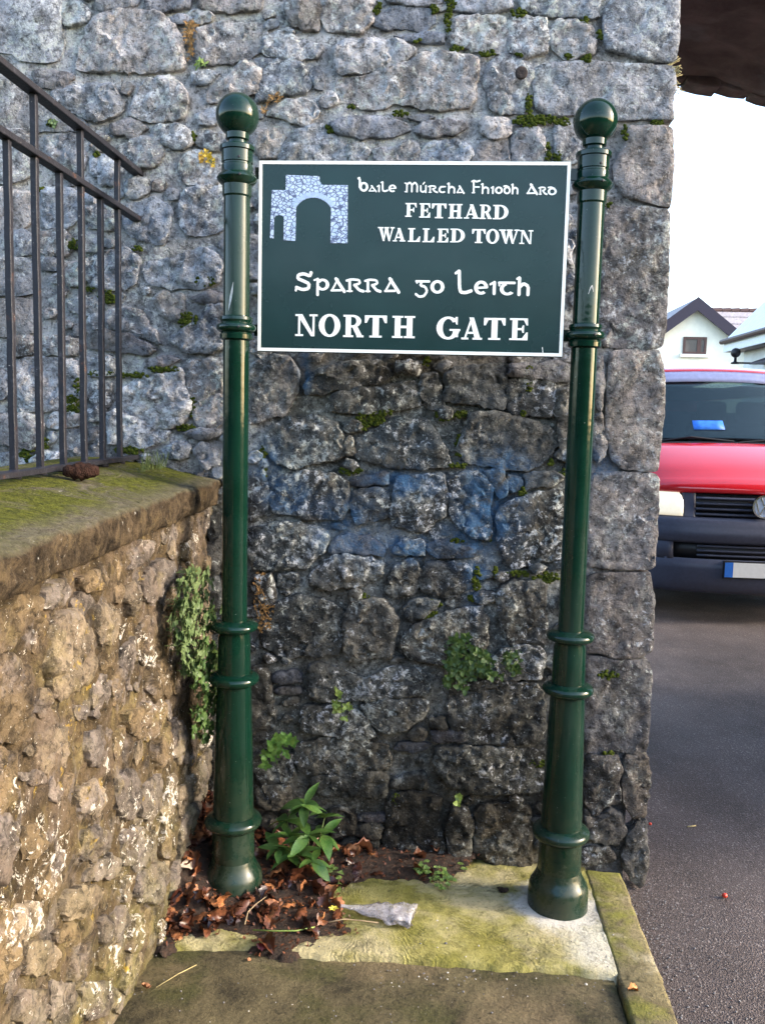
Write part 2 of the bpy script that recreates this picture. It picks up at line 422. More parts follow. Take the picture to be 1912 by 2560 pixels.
structure(mesh_obj('ground', [(-400, -400, -.075), (400, -400, -.075), (400, 400, -.075), (-400, 400, -.075)], [(0, 1, 2, 3)], M['land'], centre=False))
KX0, KX1 = .492, .608
# road: runs beside the kerb and on through the gate; gently uneven sheet
b = MB(); xs = [KX1-.004+i*.12 for i in range(24)] + [3.6, 4.2, 5, 6.5, 8, 9]; ys = [-6, -4.5, -3.5] + [-2.6+i*.12 for i in range(40)] + [2.6, 3.2, 4, 5, 7, 10, 14, 20, 40, 90, 250]
b.grid([[(x, y, -.042 + .004*noise.noise(Vector((x*2, y*2, 0)))*(1 if y < 3 else .2)) for x in xs] for y in ys])
structure(b.obj('road', M['road'], smooth=True, centre=False))
# strip of tarmac behind the wall line on the left is land; pavement in front
b = MB(); xs = [-.80+i*.05 for i in range(27)]; xs[-1] = KX0-.006
ys = [-3.9, -3.3, -2.7, -2.2, -1.8] + [-1.5+i*.05 for i in range(19)]; ys[-1] = -.600
def pav_z(x, y): return -.004 + .005*fn((x, y, 3), 3, 3) + .0035*fn((x, y, 9), 14, 3)
b.grid([[(x, y, pav_z(x, y)) for x in xs] for y in ys])
structure(b.obj('pavement', M['pavement'], smooth=True, centre=False))
# raised pad carrying the posts, ragged front edge
b = MB(); nx, ny = 120, 56; P = []
for j in range(ny+1):
    row = []
    for i in range(nx+1):
        x = -.77 + (KX0+.004+.77)*i/nx
        yf = -.626 + .012*fn((x, 0, 1), 5, 3) + .006*fn((x, 0, 4), 30, 2)
        yb = -.06; y = yf + (yb-yf)*(j/ny)**1.0
        d = y-yf
        z = .014 + .004*fn((x, y, 0), 4, 3) + .002*fn((x, y, 5), 25, 2)
        z = z*smooth01(d/.014) + pav_z(x, y)*(1-smooth01(d/.014)) - (.02 if j == 0 else 0)
        row.append((x, y, z))
    P.append(row)
b.grid(P); structure(b.obj('concrete_pad', M['pad'], smooth=True, centre=False))
# kerb stones
kerb = structure(empty('kerb', (KX0, -1.2, 0)))
def rough_block(name, x0, x1, y0, y1, z0, z1, mat, parent, step=.025, amp=.004, seed=0, rnd=.012):
    bm = bmesh.new(); bmesh.ops.create_cube(bm, size=1)
    for v in bm.verts: v.co = Vector((x0+(v.co.x+.5)*(x1-x0), y0+(v.co.y+.5)*(y1-y0), z0+(v.co.z+.5)*(z1-z0)))
    bmesh.ops.bevel(bm, geom=[e for e in bm.edges], offset=rnd, segments=2, affect='EDGES', profile=.6)
    L = max(x1-x0, y1-y0, z1-z0)
    for _ in range(6):
        es = [e for e in bm.edges if e.calc_length() > step*1.6]
        if not es: break
        bmesh.ops.subdivide_edges(bm, edges=es, cuts=1, use_grid_fill=True)
    bm.normal_update()
    for v in bm.verts: v.co += v.normal*(amp*fn(v.co, 6, 3, seed=seed)+amp*.6*fn(v.co, 26, 3, seed=seed+3))
    bmesh.ops.triangulate(bm, faces=bm.faces)
    vs = [v.co.copy() for v in bm.verts]; fs = [tuple(v.index for v in f.verts) for f in bm.faces]; bm.free()
    return mesh_obj(name, vs, fs, mat, parent, True)
ky = [-3.9, -2.98, -2.06, -1.14, -.645, -.085]
for i in range(5):
    rough_block('kerb_stone', KX0, KX1, ky[i]+.003, ky[i+1]-.003, -.11, .016, M['kerb'], kerb, .03, .005, i*3.3)

# ------------------------------------------------------------------ stones
def chaikin(p, k=1):
    for _ in range(k):
        q = []
        for i in range(len(p)):
            a, b_ = p[i], p[(i+1) % len(p)]
            q += [(a[0]*.88+b_[0]*.12, a[1]*.88+b_[1]*.12), (a[0]*.12+b_[0]*.88, a[1]*.12+b_[1]*.88)]
        p = q
    return p
def resample(p, step):
    n = len(p); L = [math.dist(p[i], p[(i+1) % n]) for i in range(n)]; T = sum(L); m = max(10, int(T/step)); out = []; i = 0; acc = 0.0
    for k in range(m):
        d = T*k/m
        while acc+L[i] < d and i < n-1: acc += L[i]; i += 1
        t = (d-acc)/L[i] if L[i] else 0; a, b_ = p[i], p[(i+1) % n]; out.append((a[0]+(b_[0]-a[0])*t, a[1]+(b_[1]-a[1])*t))
    return out
def centroid(p):
    A = cx = cy = 0.0
    for i in range(len(p)):
        x0, y0 = p[i]; x1, y1 = p[(i+1) % len(p)]; c = x0*y1-x1*y0; A += c; cx += (x0+x1)*c; cy += (y0+y1)*c
    if abs(A) < 1e-9: return (sum(q[0] for q in p)/len(p), sum(q[1] for q in p)/len(p)), 0
    return (cx/(3*A), cy/(3*A)), abs(A)/2
def relief(x, y, seed, rel):
    """cleaved limestone face: broken facets plus grain"""
    wx = x + .02*noise.noise(Vector((x*14, y*14, seed))); wy = y + .02*noise.noise(Vector((x*14, y*14, seed+9)))
    s = 6.0; d, pts = noise.voronoi(Vector((wx*s, wy*s*1.6, seed*1.3)))
    q = pts[0]; r1 = math.sin(q.x*12.99+q.y*78.2)*43758.5; r1 -= math.floor(r1); r2 = math.sin(q.x*39.3+q.y*11.1)*24634.6; r2 -= math.floor(r2)
    h = rel*.55*(r1-.5) + ((wx-q.x/s)*(r2-.5) + (wy-q.y/s/1.6)*(r1-.5))*.12
    h += rel*.50*fn((x, y, seed*3), 7, 2, .8) + rel*.75*fn((x, y, seed*3+7), 30, 5, .4)
    c = abs(noise.noise(Vector((x*5+seed*2, y*9, seed)))); h -= rel*.8*max(0, 1-c/.03)
    return h
def stone(poly, frm, mat, parent, color, seed, proud=.018, rel=.011, back=.05, step=.010, edge=.008, jit=.006, tilt=True, grow=.004):
    rs = random.Random(int(seed*1000)); (cx, cy), area = centroid(poly)
    if sum(poly[i][0]*poly[(i+1) % len(poly)][1]-poly[(i+1) % len(poly)][0]*poly[i][1] for i in range(len(poly))) < 0: poly = poly[::-1]
    p = resample(chaikin(poly, 1), step); pts = []
    for (u, v) in p:
        d = math.hypot(u-cx, v-cy) or 1e-6
        k = grow + jit*fn((u, v, seed), 24, 3) + jit*.6*fn((u, v, seed+5), 75, 2)
        pts.append((u+(u-cx)/d*k, v+(v-cy)/d*k))
    n = len(pts); R = math.sqrt(area/math.pi) if area else .02
    tu, tv = (rs.uniform(-.06, .06), rs.uniform(-.05, .07)) if tilt else (0, 0)
    prd = proud*rs.uniform(.6, 1.25)
    def height(x, y, d):
        prof = 1-math.exp(-d/edge)
        return -.006 + prd*(.70+.30*prof) + (.6+.4*prof)*relief(x, y, seed, rel) + (tu*(x-cx) + tv*(y-cy))*(.4+.6*prof)
    V = [frm(u, v, -back) for u, v in pts] + [frm(u, v, height(u, v, 0)-.001) for u, v in pts]
    F = [(i, (i+1) % n, n+(i+1) % n, n+i) for i in range(n)]
    ti = 1-min(.3, .35*step/max(R, step)); inner = [(cx+(u-cx)*ti, cy+(v-cy)*ti) for u, v in pts]
    x0, x1, y0, y1 = min(q[0] for q in inner), max(q[0] for q in inner), min(q[1] for q in inner), max(q[1] for q in inner)
    gp_ = []; j = 0; y = y0
    while y < y1:                                            # even, slightly shaken points over the face
        x = x0 + (step*.5 if j % 2 else 0)
        while x < x1:
            q = (x+rs.uniform(-.2, .2)*step, y+rs.uniform(-.2, .2)*step)
            if inside(q, inner) and seg_dist(q, inner) > step*.55: gp_.append(q)
            x += step
        y += step*.87; j += 1
    vo, _e, fo_, *_r = delaunay_2d_cdt([Vector(q) for q in inner+gp_], [], [list(range(n))], 1, 1e-6)
    b_ = 2*n
    V += [frm(q.x, q.y, height(q.x, q.y, min(.05, seg_dist((q.x, q.y), pts)))) for q in vo]
    F += [tuple(b_+k for k in f) for f in fo_]
    if len(vo) >= n: F += [(n+i, n+(i+1) % n, b_+(i+1) % n, b_+i) for i in range(n)]
    o = mesh_obj('stone', V, F, mat, parent, True, origin=frm(cx, cy, 0))
    me = o.data; nn = frm(cx, cy, 1)-frm(cx, cy, 0)
    if sum(pl.normal.dot(nn)*pl.area for pl in me.polygons) < 0: me.flip_normals()
    me.set_sharp_from_angle(angle=math.radians(48))
    o.color = color
    return o

# outlines traced in the photograph, tile by tile
WALL = {
'00': [[-60,-40,380,-40,395,150,395,330,330,400,150,390,40,330,-60,330],[400,-20,530,0,575,80,560,130,430,170,395,120],[560,190,620,100,800,60,1000,80,1080,130,1190,250,1190,420,1100,460,800,450,520,460,495,400,510,310],
 [620,-40,900,-40,880,40,760,60,640,70],[930,-40,1230,-40,1220,50,1050,70,950,50],[1260,-40,1700,-40,1690,60,1480,80,1290,60],[1100,110,1200,95,1210,135,1120,140],
 [1270,190,1440,140,1690,150,1725,230,1700,330,1570,385,1360,410,1270,390,1260,280],[340,590,560,540,740,545,790,640,780,730,690,750,600,790,420,700,350,650],
 [870,640,910,540,1090,500,1180,560,1210,650,1190,750,1080,780,900,770,840,730],[-40,500,180,520,240,600,330,680,420,740,560,770,560,850,300,840,150,840,-40,800],[230,450,440,460,480,500,400,560,290,560,220,510],
 [1340,590,1480,490,1560,400,1680,440,1680,600,1480,620,1420,660,1360,650],[1230,470,1330,440,1420,470,1330,540,1240,550],[1265,740,1400,700,1440,760,1380,790,1270,800],[1270,880,1330,850,1440,870,1500,900,1500,950,1330,970,1280,930],
 [-40,830,180,850,220,980,210,1110,100,1170,-40,1170],[280,880,480,860,530,960,560,1050,470,1120,370,1100,280,1010],[700,800,900,780,960,820,880,880,740,870],[980,830,1120,790,1220,830,1260,920,1200,960,1060,950,990,890],
 [760,960,860,900,1020,890,1040,970,1020,1060,880,1080,790,1020],[1170,1030,1260,960,1420,1010,1440,1150,1330,1210,1200,1190,1160,1110],[600,1010,720,1000,790,1080,720,1200,640,1200,590,1110],
 [820,1170,930,1140,970,1190,960,1250,850,1280,810,1230],[990,1170,1060,1160,1075,1210,1040,1240,985,1220],[1170,1230,1420,1180,1460,1200,1460,1480,1300,1520,1200,1510,1150,1380],
 [830,1320,1000,1280,1100,1340,1100,1480,1040,1580,900,1540,800,1480,790,1380],[280,1220,390,1200,510,1240,520,1400,430,1460,290,1470,270,1340],[-40,1210,100,1230,210,1240,220,1420,150,1470,-40,1480],
 [560,1330,740,1310,770,1400,740,1470,600,1490,550,1450],[-40,1500,180,1490,230,1560,220,1640,100,1650,-40,1640],[250,1500,420,1490,480,1560,420,1650,270,1640]],
'01': [[560,20,820,-60,900,20,880,180,720,220,580,190],[920,40,1100,20,1300,-60,1430,0,1430,160,1310,190,1150,210,960,190],[-40,20,90,10,215,20,225,230,120,250,-40,250],[-40,270,210,280,220,480,100,510,-40,500],
 [410,40,545,60,545,180,430,200],[420,270,640,270,640,350,560,370,440,360],[1000,260,1070,230,1190,260,1200,340,1130,425,1040,380,1000,320],[1225,265,1330,240,1440,220,1440,290,1350,300,1260,290],
 [1300,400,1340,320,1440,310,1440,620,1250,630,1120,570,1110,520,1200,470],[570,400,640,370,800,350,890,340,950,420,1000,480,1030,570,960,540,830,490,690,460,600,480],[570,500,690,475,830,505,930,545,1010,595,960,640,760,620,570,590],
 [100,520,220,520,230,630,110,640,90,580],[270,530,390,510,520,540,520,630,300,640],[925,690,1010,655,1100,648,1155,668,1080,710,950,720],[100,690,200,660,500,660,510,800,490,960,420,990,280,1000,130,1010,90,850],
 [550,650,720,640,760,760,560,770],[-40,720,50,740,60,900,-40,920],[565,850,640,800,710,820,725,930,690,970,590,940],[570,1000,650,965,680,980,680,1050,600,1075],
 [790,850,900,790,1000,790,1160,725,1190,830,1240,980,1180,1080,1080,1110,960,1080,860,1040,760,980],[1200,690,1440,650,1440,880,1260,930,1210,860],[1250,960,1300,920,1440,890,1440,1090,1310,1105,1260,1040],
 [1195,1145,1260,1120,1440,1120,1420,1160,1310,1180,1220,1160],[310,1080,340,1020,520,995,520,1095,330,1115],[-40,1020,220,1020,280,1080,260,1180,200,1250,100,1230,-40,1200],[430,1130,550,1110,640,1110,660,1280,580,1300,440,1290],
 [700,1010,780,1000,900,1070,1000,1110,1090,1130,1060,1190,900,1240,720,1220,690,1110],[210,1310,300,1250,400,1270,420,1330,300,1390,220,1380],[1060,1240,1180,1190,1240,1230,1200,1300,1080,1310],[1250,1260,1310,1210,1420,1240,1430,1350,1330,1370,1280,1310],
 [-40,1270,150,1280,200,1320,180,1390,-40,1400],[320,1140,350,1130,345,1200,315,1200]],
'10': [[-40,400,50,370,200,390,340,410,330,470,370,530,330,590,200,600,100,640,0,660,-20,560],[60,240,150,190,260,250,430,290,420,370,300,385,130,370,60,330],[180,60,220,-20,410,-40,410,110,400,190,280,180,200,150],
 [425,-40,760,-40,750,150,700,195,560,210,440,180,425,110],[770,90,900,50,1130,60,1170,130,1100,200,930,180,800,190,760,150],[900,230,1050,205,1200,210,1210,280,1080,270,960,260],[820,-40,1200,-40,1190,30,1000,40,850,20],
 [1265,60,1260,-40,1652,-40,1652,50,1500,80],[1255,110,1560,95,1620,130,1620,350,1450,330,1330,290,1255,280],[490,330,600,250,800,250,880,255,1000,290,1050,330,960,390,800,440,620,480,510,470],
 [530,510,640,500,800,460,980,405,1070,345,1250,340,1420,380,1440,480,1410,570,1430,640,1370,690,1190,715,1070,700,900,660,850,695,720,700,550,650,500,590],[70,740,170,650,300,640,380,660,390,740,310,800,180,770],
 [390,430,440,490,430,560,380,570,375,510,340,470],[480,800,560,760,700,770,850,760,960,790,990,840,880,880,730,880,600,880,520,860],[1025,855,1055,800,1200,780,1340,770,1365,830,1300,860,1150,880],[980,752,1120,742,1160,756,1060,772],
 [150,990,210,900,290,830,400,810,500,860,600,980,560,1050,160,1050],[-20,850,100,830,180,860,180,920,130,1000,0,1020,-20,940],[600,930,700,920,725,970,690,1040,610,1030],[770,960,900,950,950,910,1040,930,1045,1060,800,1060,760,1010],
 [1060,960,1150,910,1320,900,1380,960,1380,1060,1070,1060],[1440,780,1560,750,1630,780,1640,860,1560,900,1450,860],[1400,1050,1440,920,1560,910,1620,890,1630,1060]],
'20': [[-150,420,-60,365,60,372,140,400,160,480,130,560,120,640,100,720,0,740,-100,720,-150,600],[175,430,300,400,560,395,720,410,900,420,1065,425,1075,560,1050,700,1055,775,850,765,700,770,430,745,240,740,165,690,170,600,155,520],
 [0,150,60,100,230,120,250,230,230,340,100,360,0,330],[290,180,330,120,480,150,540,200,560,260,540,350,400,370,300,350,270,260],[60,-40,590,-40,580,100,540,120,400,100,260,95,80,70],
 [620,60,700,-40,1095,-40,1090,200,1075,400,950,400,850,370,720,340,630,320,610,230],[755,830,800,815,1050,820,1060,1000,1045,1330,960,1320,750,1260,690,1180,670,1080,720,980,770,890],
 [280,850,330,810,400,830,450,960,500,1020,430,1050,340,1050,300,950],[30,840,200,815,230,930,220,1050,20,1060],[600,1380,640,1335,860,1335,1035,1350,1030,1652,1025,1852,1010,2132,985,2232,900,2250,700,2240,600,2230,570,2052,590,1852]],
'21': [[650,630,720,612,960,612,990,700,1000,800,995,950,985,1150,960,1380,880,1388,720,1370,650,1300,625,1100,630,850],[570,650,605,640,610,900,595,1000,560,950,560,750],[540,1050,595,1010,630,1280,560,1330,530,1200],
 [530,1402,720,1398,965,1408,960,1652,945,1852,935,2020,700,2018,500,2000,520,1800,520,1600],[310,1100,300,870,380,830,380,1250,330,1250],[0,790,60,800,280,820,290,900,270,1030,120,1020,0,1010],[0,690,130,700,300,680,380,700,380,815,280,805,120,785,0,775],
 [100,1420,150,1400,300,1400,350,1420,340,1460,200,1490,110,1510],[0,1405,70,1410,85,1480,20,1520,-10,1480]],
'22': [[500,430,560,400,700,400,900,390,930,520,930,700,920,900,860,930,700,945,600,910,490,900,480,650],[490,935,620,945,740,965,900,962,920,1050,905,1250,890,1540,830,1558,700,1540,560,1560,490,1540,480,1200],
 [490,1585,700,1570,715,1652,705,1750,715,1880,620,1890,550,1980,490,1870,480,1700]],
'23': [[740,-60,890,-90,905,50,890,200,880,310,800,320,750,260,725,150],[490,245,550,335,640,262,735,312,750,400,700,500,560,470,490,420],[740,520,760,430,860,335,890,345,885,520,875,740,800,740,720,600],[480,520,650,510,690,590,560,620,480,610]],
'12': [[-40,100,240,60,400,90,470,160,440,250,330,350,200,360,0,380,-40,250],[480,200,560,150,700,150,830,230,820,290,700,270,560,260,470,280],[350,400,430,310,560,280,700,290,830,320,800,420,650,480,480,500,360,460],[880,230,960,170,1080,170,1075,270,960,290,880,270],
 [1090,200,1250,190,1410,230,1400,290,1150,300],[830,520,850,400,920,330,1040,310,1055,420,1040,500,920,540],[1065,400,1100,330,1250,315,1380,350,1390,480,1330,530,1200,550,1070,500],[150,400,270,390,280,480,200,500,150,460],
 [30,780,120,600,240,530,420,560,560,640,565,800,540,910,400,930,150,930,50,870],[585,650,640,570,830,570,900,640,910,800,860,930,720,940,600,950,575,850],[940,800,1000,740,1200,650,1450,600,1490,700,1480,850,1400,950,1150,970,1000,940,940,880],
 [950,620,1060,560,1180,570,1150,630,1060,680,960,690],[110,1090,130,1040,250,1030,300,1050,280,1090,180,1100],[130,1140,290,1130,300,1170,140,1180],[170,1220,260,1200,260,1240,180,1250],
 [340,1000,420,970,560,1020,640,1060,700,1080,860,1000,1050,1010,1120,1070,1120,1180,960,1190,700,1200,500,1230,350,1200],[300,1260,480,1250,650,1280,720,1340,780,1450,640,1470,400,1430,280,1400],[690,1250,840,1215,1060,1205,1110,1260,1080,1340,980,1370,860,1420,760,1380],
 [1260,1130,1500,1090,1850,1110,1860,1480,1652,1500,1380,1490,1270,1400,1240,1250],[900,1520,930,1490,1130,1500,1080,1540,920,1550],[270,1500,430,1455,700,1485,860,1505,880,1600,850,1660,600,1700,300,1690,250,1600],
 [1160,1525,1380,1512,1860,1540,1860,1800,1500,1810,1250,1780,1170,1680,1145,1600],[-40,1000,60,1000,100,1100,110,1250,120,1400,60,1480,-40,1480],[-40,1560,120,1560,230,1570,235,1700,200,1750,0,1750],[-20,420,100,400,130,520,90,600,0,620],
 [1110,1320,1220,1310,1228,1390,1120,1390],[1130,1405,1350,1415,1360,1485,1160,1480],[1560,480,1652,450,1860,440,1870,860,1750,840,1640,860,1580,720,1550,580],[1500,950,1640,870,1860,890,1850,1075,1652,1080,1490,1060]],
'11': [[-40,700,100,640,230,660,280,760,270,880,200,1000,60,1060,-40,1080],[300,830,420,730,560,690,800,670,900,760,760,825,500,862,460,890,330,890],[470,1000,500,880,640,855,860,835,1020,800,1050,900,1050,980,800,1000,600,1020],[910,680,1080,680,1040,780,930,750],
 [1065,760,1160,740,1200,860,1205,980,1100,990,1065,920],[1210,850,1230,740,1400,700,1600,690,1610,990,1500,970,1360,950,1220,930],[80,1130,200,1050,350,1030,520,1080,555,1160,565,1260,520,1320,380,1330,240,1370,120,1340,70,1240],
 [640,1180,760,1120,940,1040,1080,1060,1150,1130,1240,1260,1260,1360,1000,1370,800,1350,660,1310,630,1250],[570,1110,620,1060,680,1070,660,1130,590,1150],[580,1180,622,1172,630,1280,580,1300],
 [1330,1130,1400,1010,1520,995,1700,1040,1900,1110,1930,1230,1850,1340,1740,1390,1600,1370,1500,1350,1360,1340,1310,1250],[-40,1400,60,1390,85,1500,75,1652,-40,1700],[100,1410,320,1400,540,1405,595,1480,605,1600,560,1690,300,1690,120,1652,90,1540],
 [605,1430,840,1392,860,1480,620,1490],[620,1510,850,1500,850,1680,640,1740,615,1600],[910,1420,1220,1405,1228,1652,1080,1770,880,1740,865,1652,890,1530],[1240,1430,1420,1395,1530,1480,1500,1600,1515,1820,1440,1830,1300,1750,1240,1600],
 [1460,1392,1600,1380,1620,1540,1560,1550],[1570,1620,1650,1585,1800,1525,1980,1505,1970,1940,1850,1980,1650,2010,1580,1930,1555,1750]],
'13': [[20,120,210,110,220,220,150,260,0,240],[350,60,560,40,830,20,850,120,820,190,640,180,430,180,370,130],[860,100,900,60,1080,25,1110,110,1090,135,1000,115,870,130],[850,250,880,180,1010,150,1190,190,1180,280,1190,420,1220,540,1000,590,800,580,830,460,850,380],
 [1235,330,1260,240,1380,270,1390,400,1380,580,1260,590,1235,450],[1420,260,1560,230,1760,250,1780,400,1770,640,1500,630,1420,540],[450,290,560,250,635,310,635,420,520,430,440,380],[650,310,820,300,820,345,660,338],[660,360,800,355,790,450,650,430],
 [520,490,640,440,695,540,620,600,530,590],[705,470,790,465,780,580,705,580]],
'02': [[1340,210,1430,150,1430,400,1330,420],[1330,20,1420,0,1425,140,1350,190],[1320,440,1430,420,1430,640,1300,620]],
}
LOW = {
'02': [[-40,680,110,560,240,540,250,640,200,720,110,830,0,910,-40,900],[280,510,420,420,440,520,400,600,320,640,280,600],[510,430,560,385,640,380,690,440,640,480,540,510],[340,720,420,640,520,680,580,780,590,960,570,1090,480,1130,370,1180,330,1100,300,960],
 [-40,1000,110,960,200,1030,220,1150,210,1330,150,1470,40,1470,-40,1480],[620,620,720,600,770,700,750,790,660,880,620,800],[790,560,850,440,895,500,890,600,850,650],[880,260,960,170,1000,200,960,290,880,360,830,370],[920,400,1040,300,1110,330,1100,440,1060,520,960,600,910,540],
 [1200,200,1280,130,1290,260,1240,340,1190,300],[900,760,1000,660,1070,650,1070,820,1040,930,920,980,880,880],[620,1110,700,1080,710,1180,650,1300,600,1320,590,1200],[490,1250,570,1230,570,1310,510,1340],[730,1050,800,1030,800,1200,720,1260,720,1150],
 [960,1010,1060,940,1110,1000,1100,1180,1000,1200,940,1130],[820,1290,1050,1220,1060,1330,980,1480,850,1440],[570,1450,680,1380,720,1450,700,1600,620,1652,560,1560],[740,1450,800,1390,810,1500,750,1600],[1010,1500,1090,1350,1100,1480,1080,1620,1000,1620],
 [1130,1330,1190,1380,1200,1500,1150,1620,1110,1560],[220,1440,430,1380,450,1500,400,1640,250,1652,170,1560],[-40,1500,60,1560,100,1700,80,1850,0,1920,-40,1900],[240,760,300,700,310,800,270,900,230,880],[470,560,560,520,600,600,540,640,480,620],[790,900,860,830,880,960,820,1010,780,980]],
'03': [[100,30,280,20,280,90,150,95],[420,60,480,40,490,170,420,160],[-40,320,60,300,110,350,80,560,20,700,-40,720],[250,700,330,580,400,560,400,740,320,850,270,820],[520,420,650,380,720,450,700,540,560,600,510,550],[560,660,700,560,775,600,760,700,640,720,550,740],
 [785,420,900,380,1000,420,1000,560,920,640,790,620],[1080,80,1130,30,1130,280,1060,400,1040,300],[-40,880,30,850,70,1000,90,1150,60,1280,0,1380,-40,1400],[420,840,520,750,640,790,620,900,500,980,400,940],[620,970,800,900,830,1000,770,1100,640,1130],[360,1060,470,1000,520,1080,490,1160,380,1120],
 [640,1160,780,1130,790,1280,700,1340,620,1280],[470,1240,560,1120,600,1200,540,1330,450,1380],[840,1000,960,900,1000,980,930,1150,830,1180],[100,880,240,900,260,1020,160,1100,100,1040],[150,1160,300,1100,400,1200,330,1320,180,1340],[520,1400,700,1380,760,1500,660,1600,520,1580],
 [120,1450,280,1420,320,1560,180,1660,90,1600],[800,1250,880,1190,880,1350,830,1450,780,1400],[340,1380,450,1410,480,1560,380,1640,330,1560],[880,690,1040,610,1080,700,1020,850,900,860],[130,400,250,360,300,480,240,560,150,540],[520,130,640,90,700,220,620,320,520,260],[740,60,860,30,900,200,820,330,740,250],[920,100,1030,60,1020,250,940,340,910,240],[1040,440,1110,400,1110,560,1050,590]],
}
def pairs(l): return [(l[i], l[i+1]) for i in range(0, len(l), 2)]
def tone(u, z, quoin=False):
    """weathering plus sky light put into the wall colour: pale and lichened high up, dark and damp low down"""
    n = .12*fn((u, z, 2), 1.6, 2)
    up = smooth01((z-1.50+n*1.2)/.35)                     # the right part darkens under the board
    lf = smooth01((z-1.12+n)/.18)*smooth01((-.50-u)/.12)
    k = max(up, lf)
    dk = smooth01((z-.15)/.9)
    low = Vector((.046, .043, .035))*(1-dk) + Vector((.076, .078, .076))*dk  # low stones darkened for soot, damp and the weaker sky light
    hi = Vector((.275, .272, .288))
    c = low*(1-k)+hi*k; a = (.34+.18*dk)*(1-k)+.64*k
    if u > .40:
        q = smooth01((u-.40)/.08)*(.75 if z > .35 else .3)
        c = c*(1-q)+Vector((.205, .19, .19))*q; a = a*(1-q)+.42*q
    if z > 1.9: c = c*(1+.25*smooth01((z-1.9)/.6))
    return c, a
gate = empty('gate_wall', (0, 0, 0), 'tall rough limestone gate wall with large corner blocks and mossy joints', 'wall')
GW = lambda u, v, h: Vector((u, wall_y(v)-h, v))
traced = []
for t, ps in WALL.items():
    for p in ps:
        q = [on_wall(*TP(t, x, y)) for x, y in pairs(p)]
        traced.append([(v.x, v.z) for v in q])
def bbox(p): return min(a for a, _ in p), max(a for a, _ in p), min(b for _, b in p), max(b for _, b in p)
def clash(p, others, gap=.006):
    b0 = bbox(p); (c, _a) = centroid(p)
    for o in others:
        b1 = bbox(o)
        if b0[0] > b1[1]+gap or b1[0] > b0[1]+gap or b0[2] > b1[3]+gap or b1[2] > b0[3]+gap: continue
        if inside(c, o) or inside(centroid(o)[0], p): return True
        for a in p:
            if inside(a, o) or seg_dist(a, o) < gap: return True
        for a in o:
            if inside(a, p): return True
    return False
def courses(u0, u1, v0, v1, rs, hmin=.12, hmax=.24, wmin=.16, wmax=.42, gap=.012):
    out = []; v = v0
    while v < v1:
        h = rs.uniform(hmin, hmax); u = u0 - rs.uniform(0, wmin)
        while u < u1:
            wd = rs.uniform(wmin, wmax); j = lambda: rs.uniform(-.014, .014)
            a, b_, c, d = u+gap, min(u+wd-gap, u1), v+gap, v+h-gap
            if b_-a > .06:
                p = [(a+j(), c+j()), ((a+b_)/2+j(), c+j()), (b_+j()*.5, c+j()), (b_+j()*.5, (c+d)/2), (b_+j()*.5, d+j()), ((a+b_)/2+j(), d+j()), (a+j(), d+j()), (a+j(), (c+d)/2)]
                out.append(p)
            u += wd
        v += h
    return out
rs = random.Random(11); extra = []
for p in courses(-2.6, .62, .0, 3.5, rs):
    if not clash(p, traced): extra.append(p)
allp = traced+extra
for _ in range(2600):                                       # small pinning stones where the joints are wide
    u, v = rs.uniform(-1.3, .58), rs.uniform(.03, 2.75); a = rs.uniform(.014, .040); bb = a*rs.uniform(.4, .9); th = rs.uniform(-.3, .3); m = rs.randint(5, 7)
    p = []
    for k in range(m):
        q = 2*math.pi*(k+rs.uniform(-.25, .25))/m; x, y = a*math.cos(q), bb*math.sin(q); p.append((u+x*math.cos(th)-y*math.sin(th), v+x*math.sin(th)+y*math.cos(th)))
    if not clash(p, allp, .004): allp.append(p); extra.append(p)
for i, p in enumerate(allp):
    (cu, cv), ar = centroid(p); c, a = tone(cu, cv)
    k = rs.uniform(.60, 1.40) if cv < 1.55 else rs.uniform(.70, 1.25); hue = rs.uniform(-.08, .08)
    quoin = max(x for x, _ in p) > .60 and ar > .015
    slate = False
    if i < len(traced):
        b0 = bbox(p); slate = (b0[1]-b0[0]) > 2.4*(b0[3]-b0[2]) and ar < .012
    if slate: c = c*.75 + Vector((.02, .022, .035)); a *= .35
    stone(p, GW, M['stone'], gate, (c.x*k*(1+hue), c.y*k, c.z*k*(1-hue), max(0, min(1, a*rs.uniform(.7, 1.25)))), i*.37+1,
          grow=.004 if quoin else .0055, proud=.012 if quoin else (.019 if cv < 1.5 else .013), rel=.004 if slate else (.005 if quoin else (.011 if cv < 1.5 else .009)), back=.42 if quoin else .05,
          edge=.005 if quoin else .006, step=.011 if cu > -1.3 and cv < 2.8 else .03, tilt=not quoin, jit=.004 if quoin else .010)
def tone_attr(o, fnc):
    me = o.data; at = me.color_attributes.new('tone', 'FLOAT_COLOR', 'POINT')
    for v in me.vertices:
        c, a = fnc(v.co + o.location); at.data[v.index].color = (c[0], c[1], c[2], a)
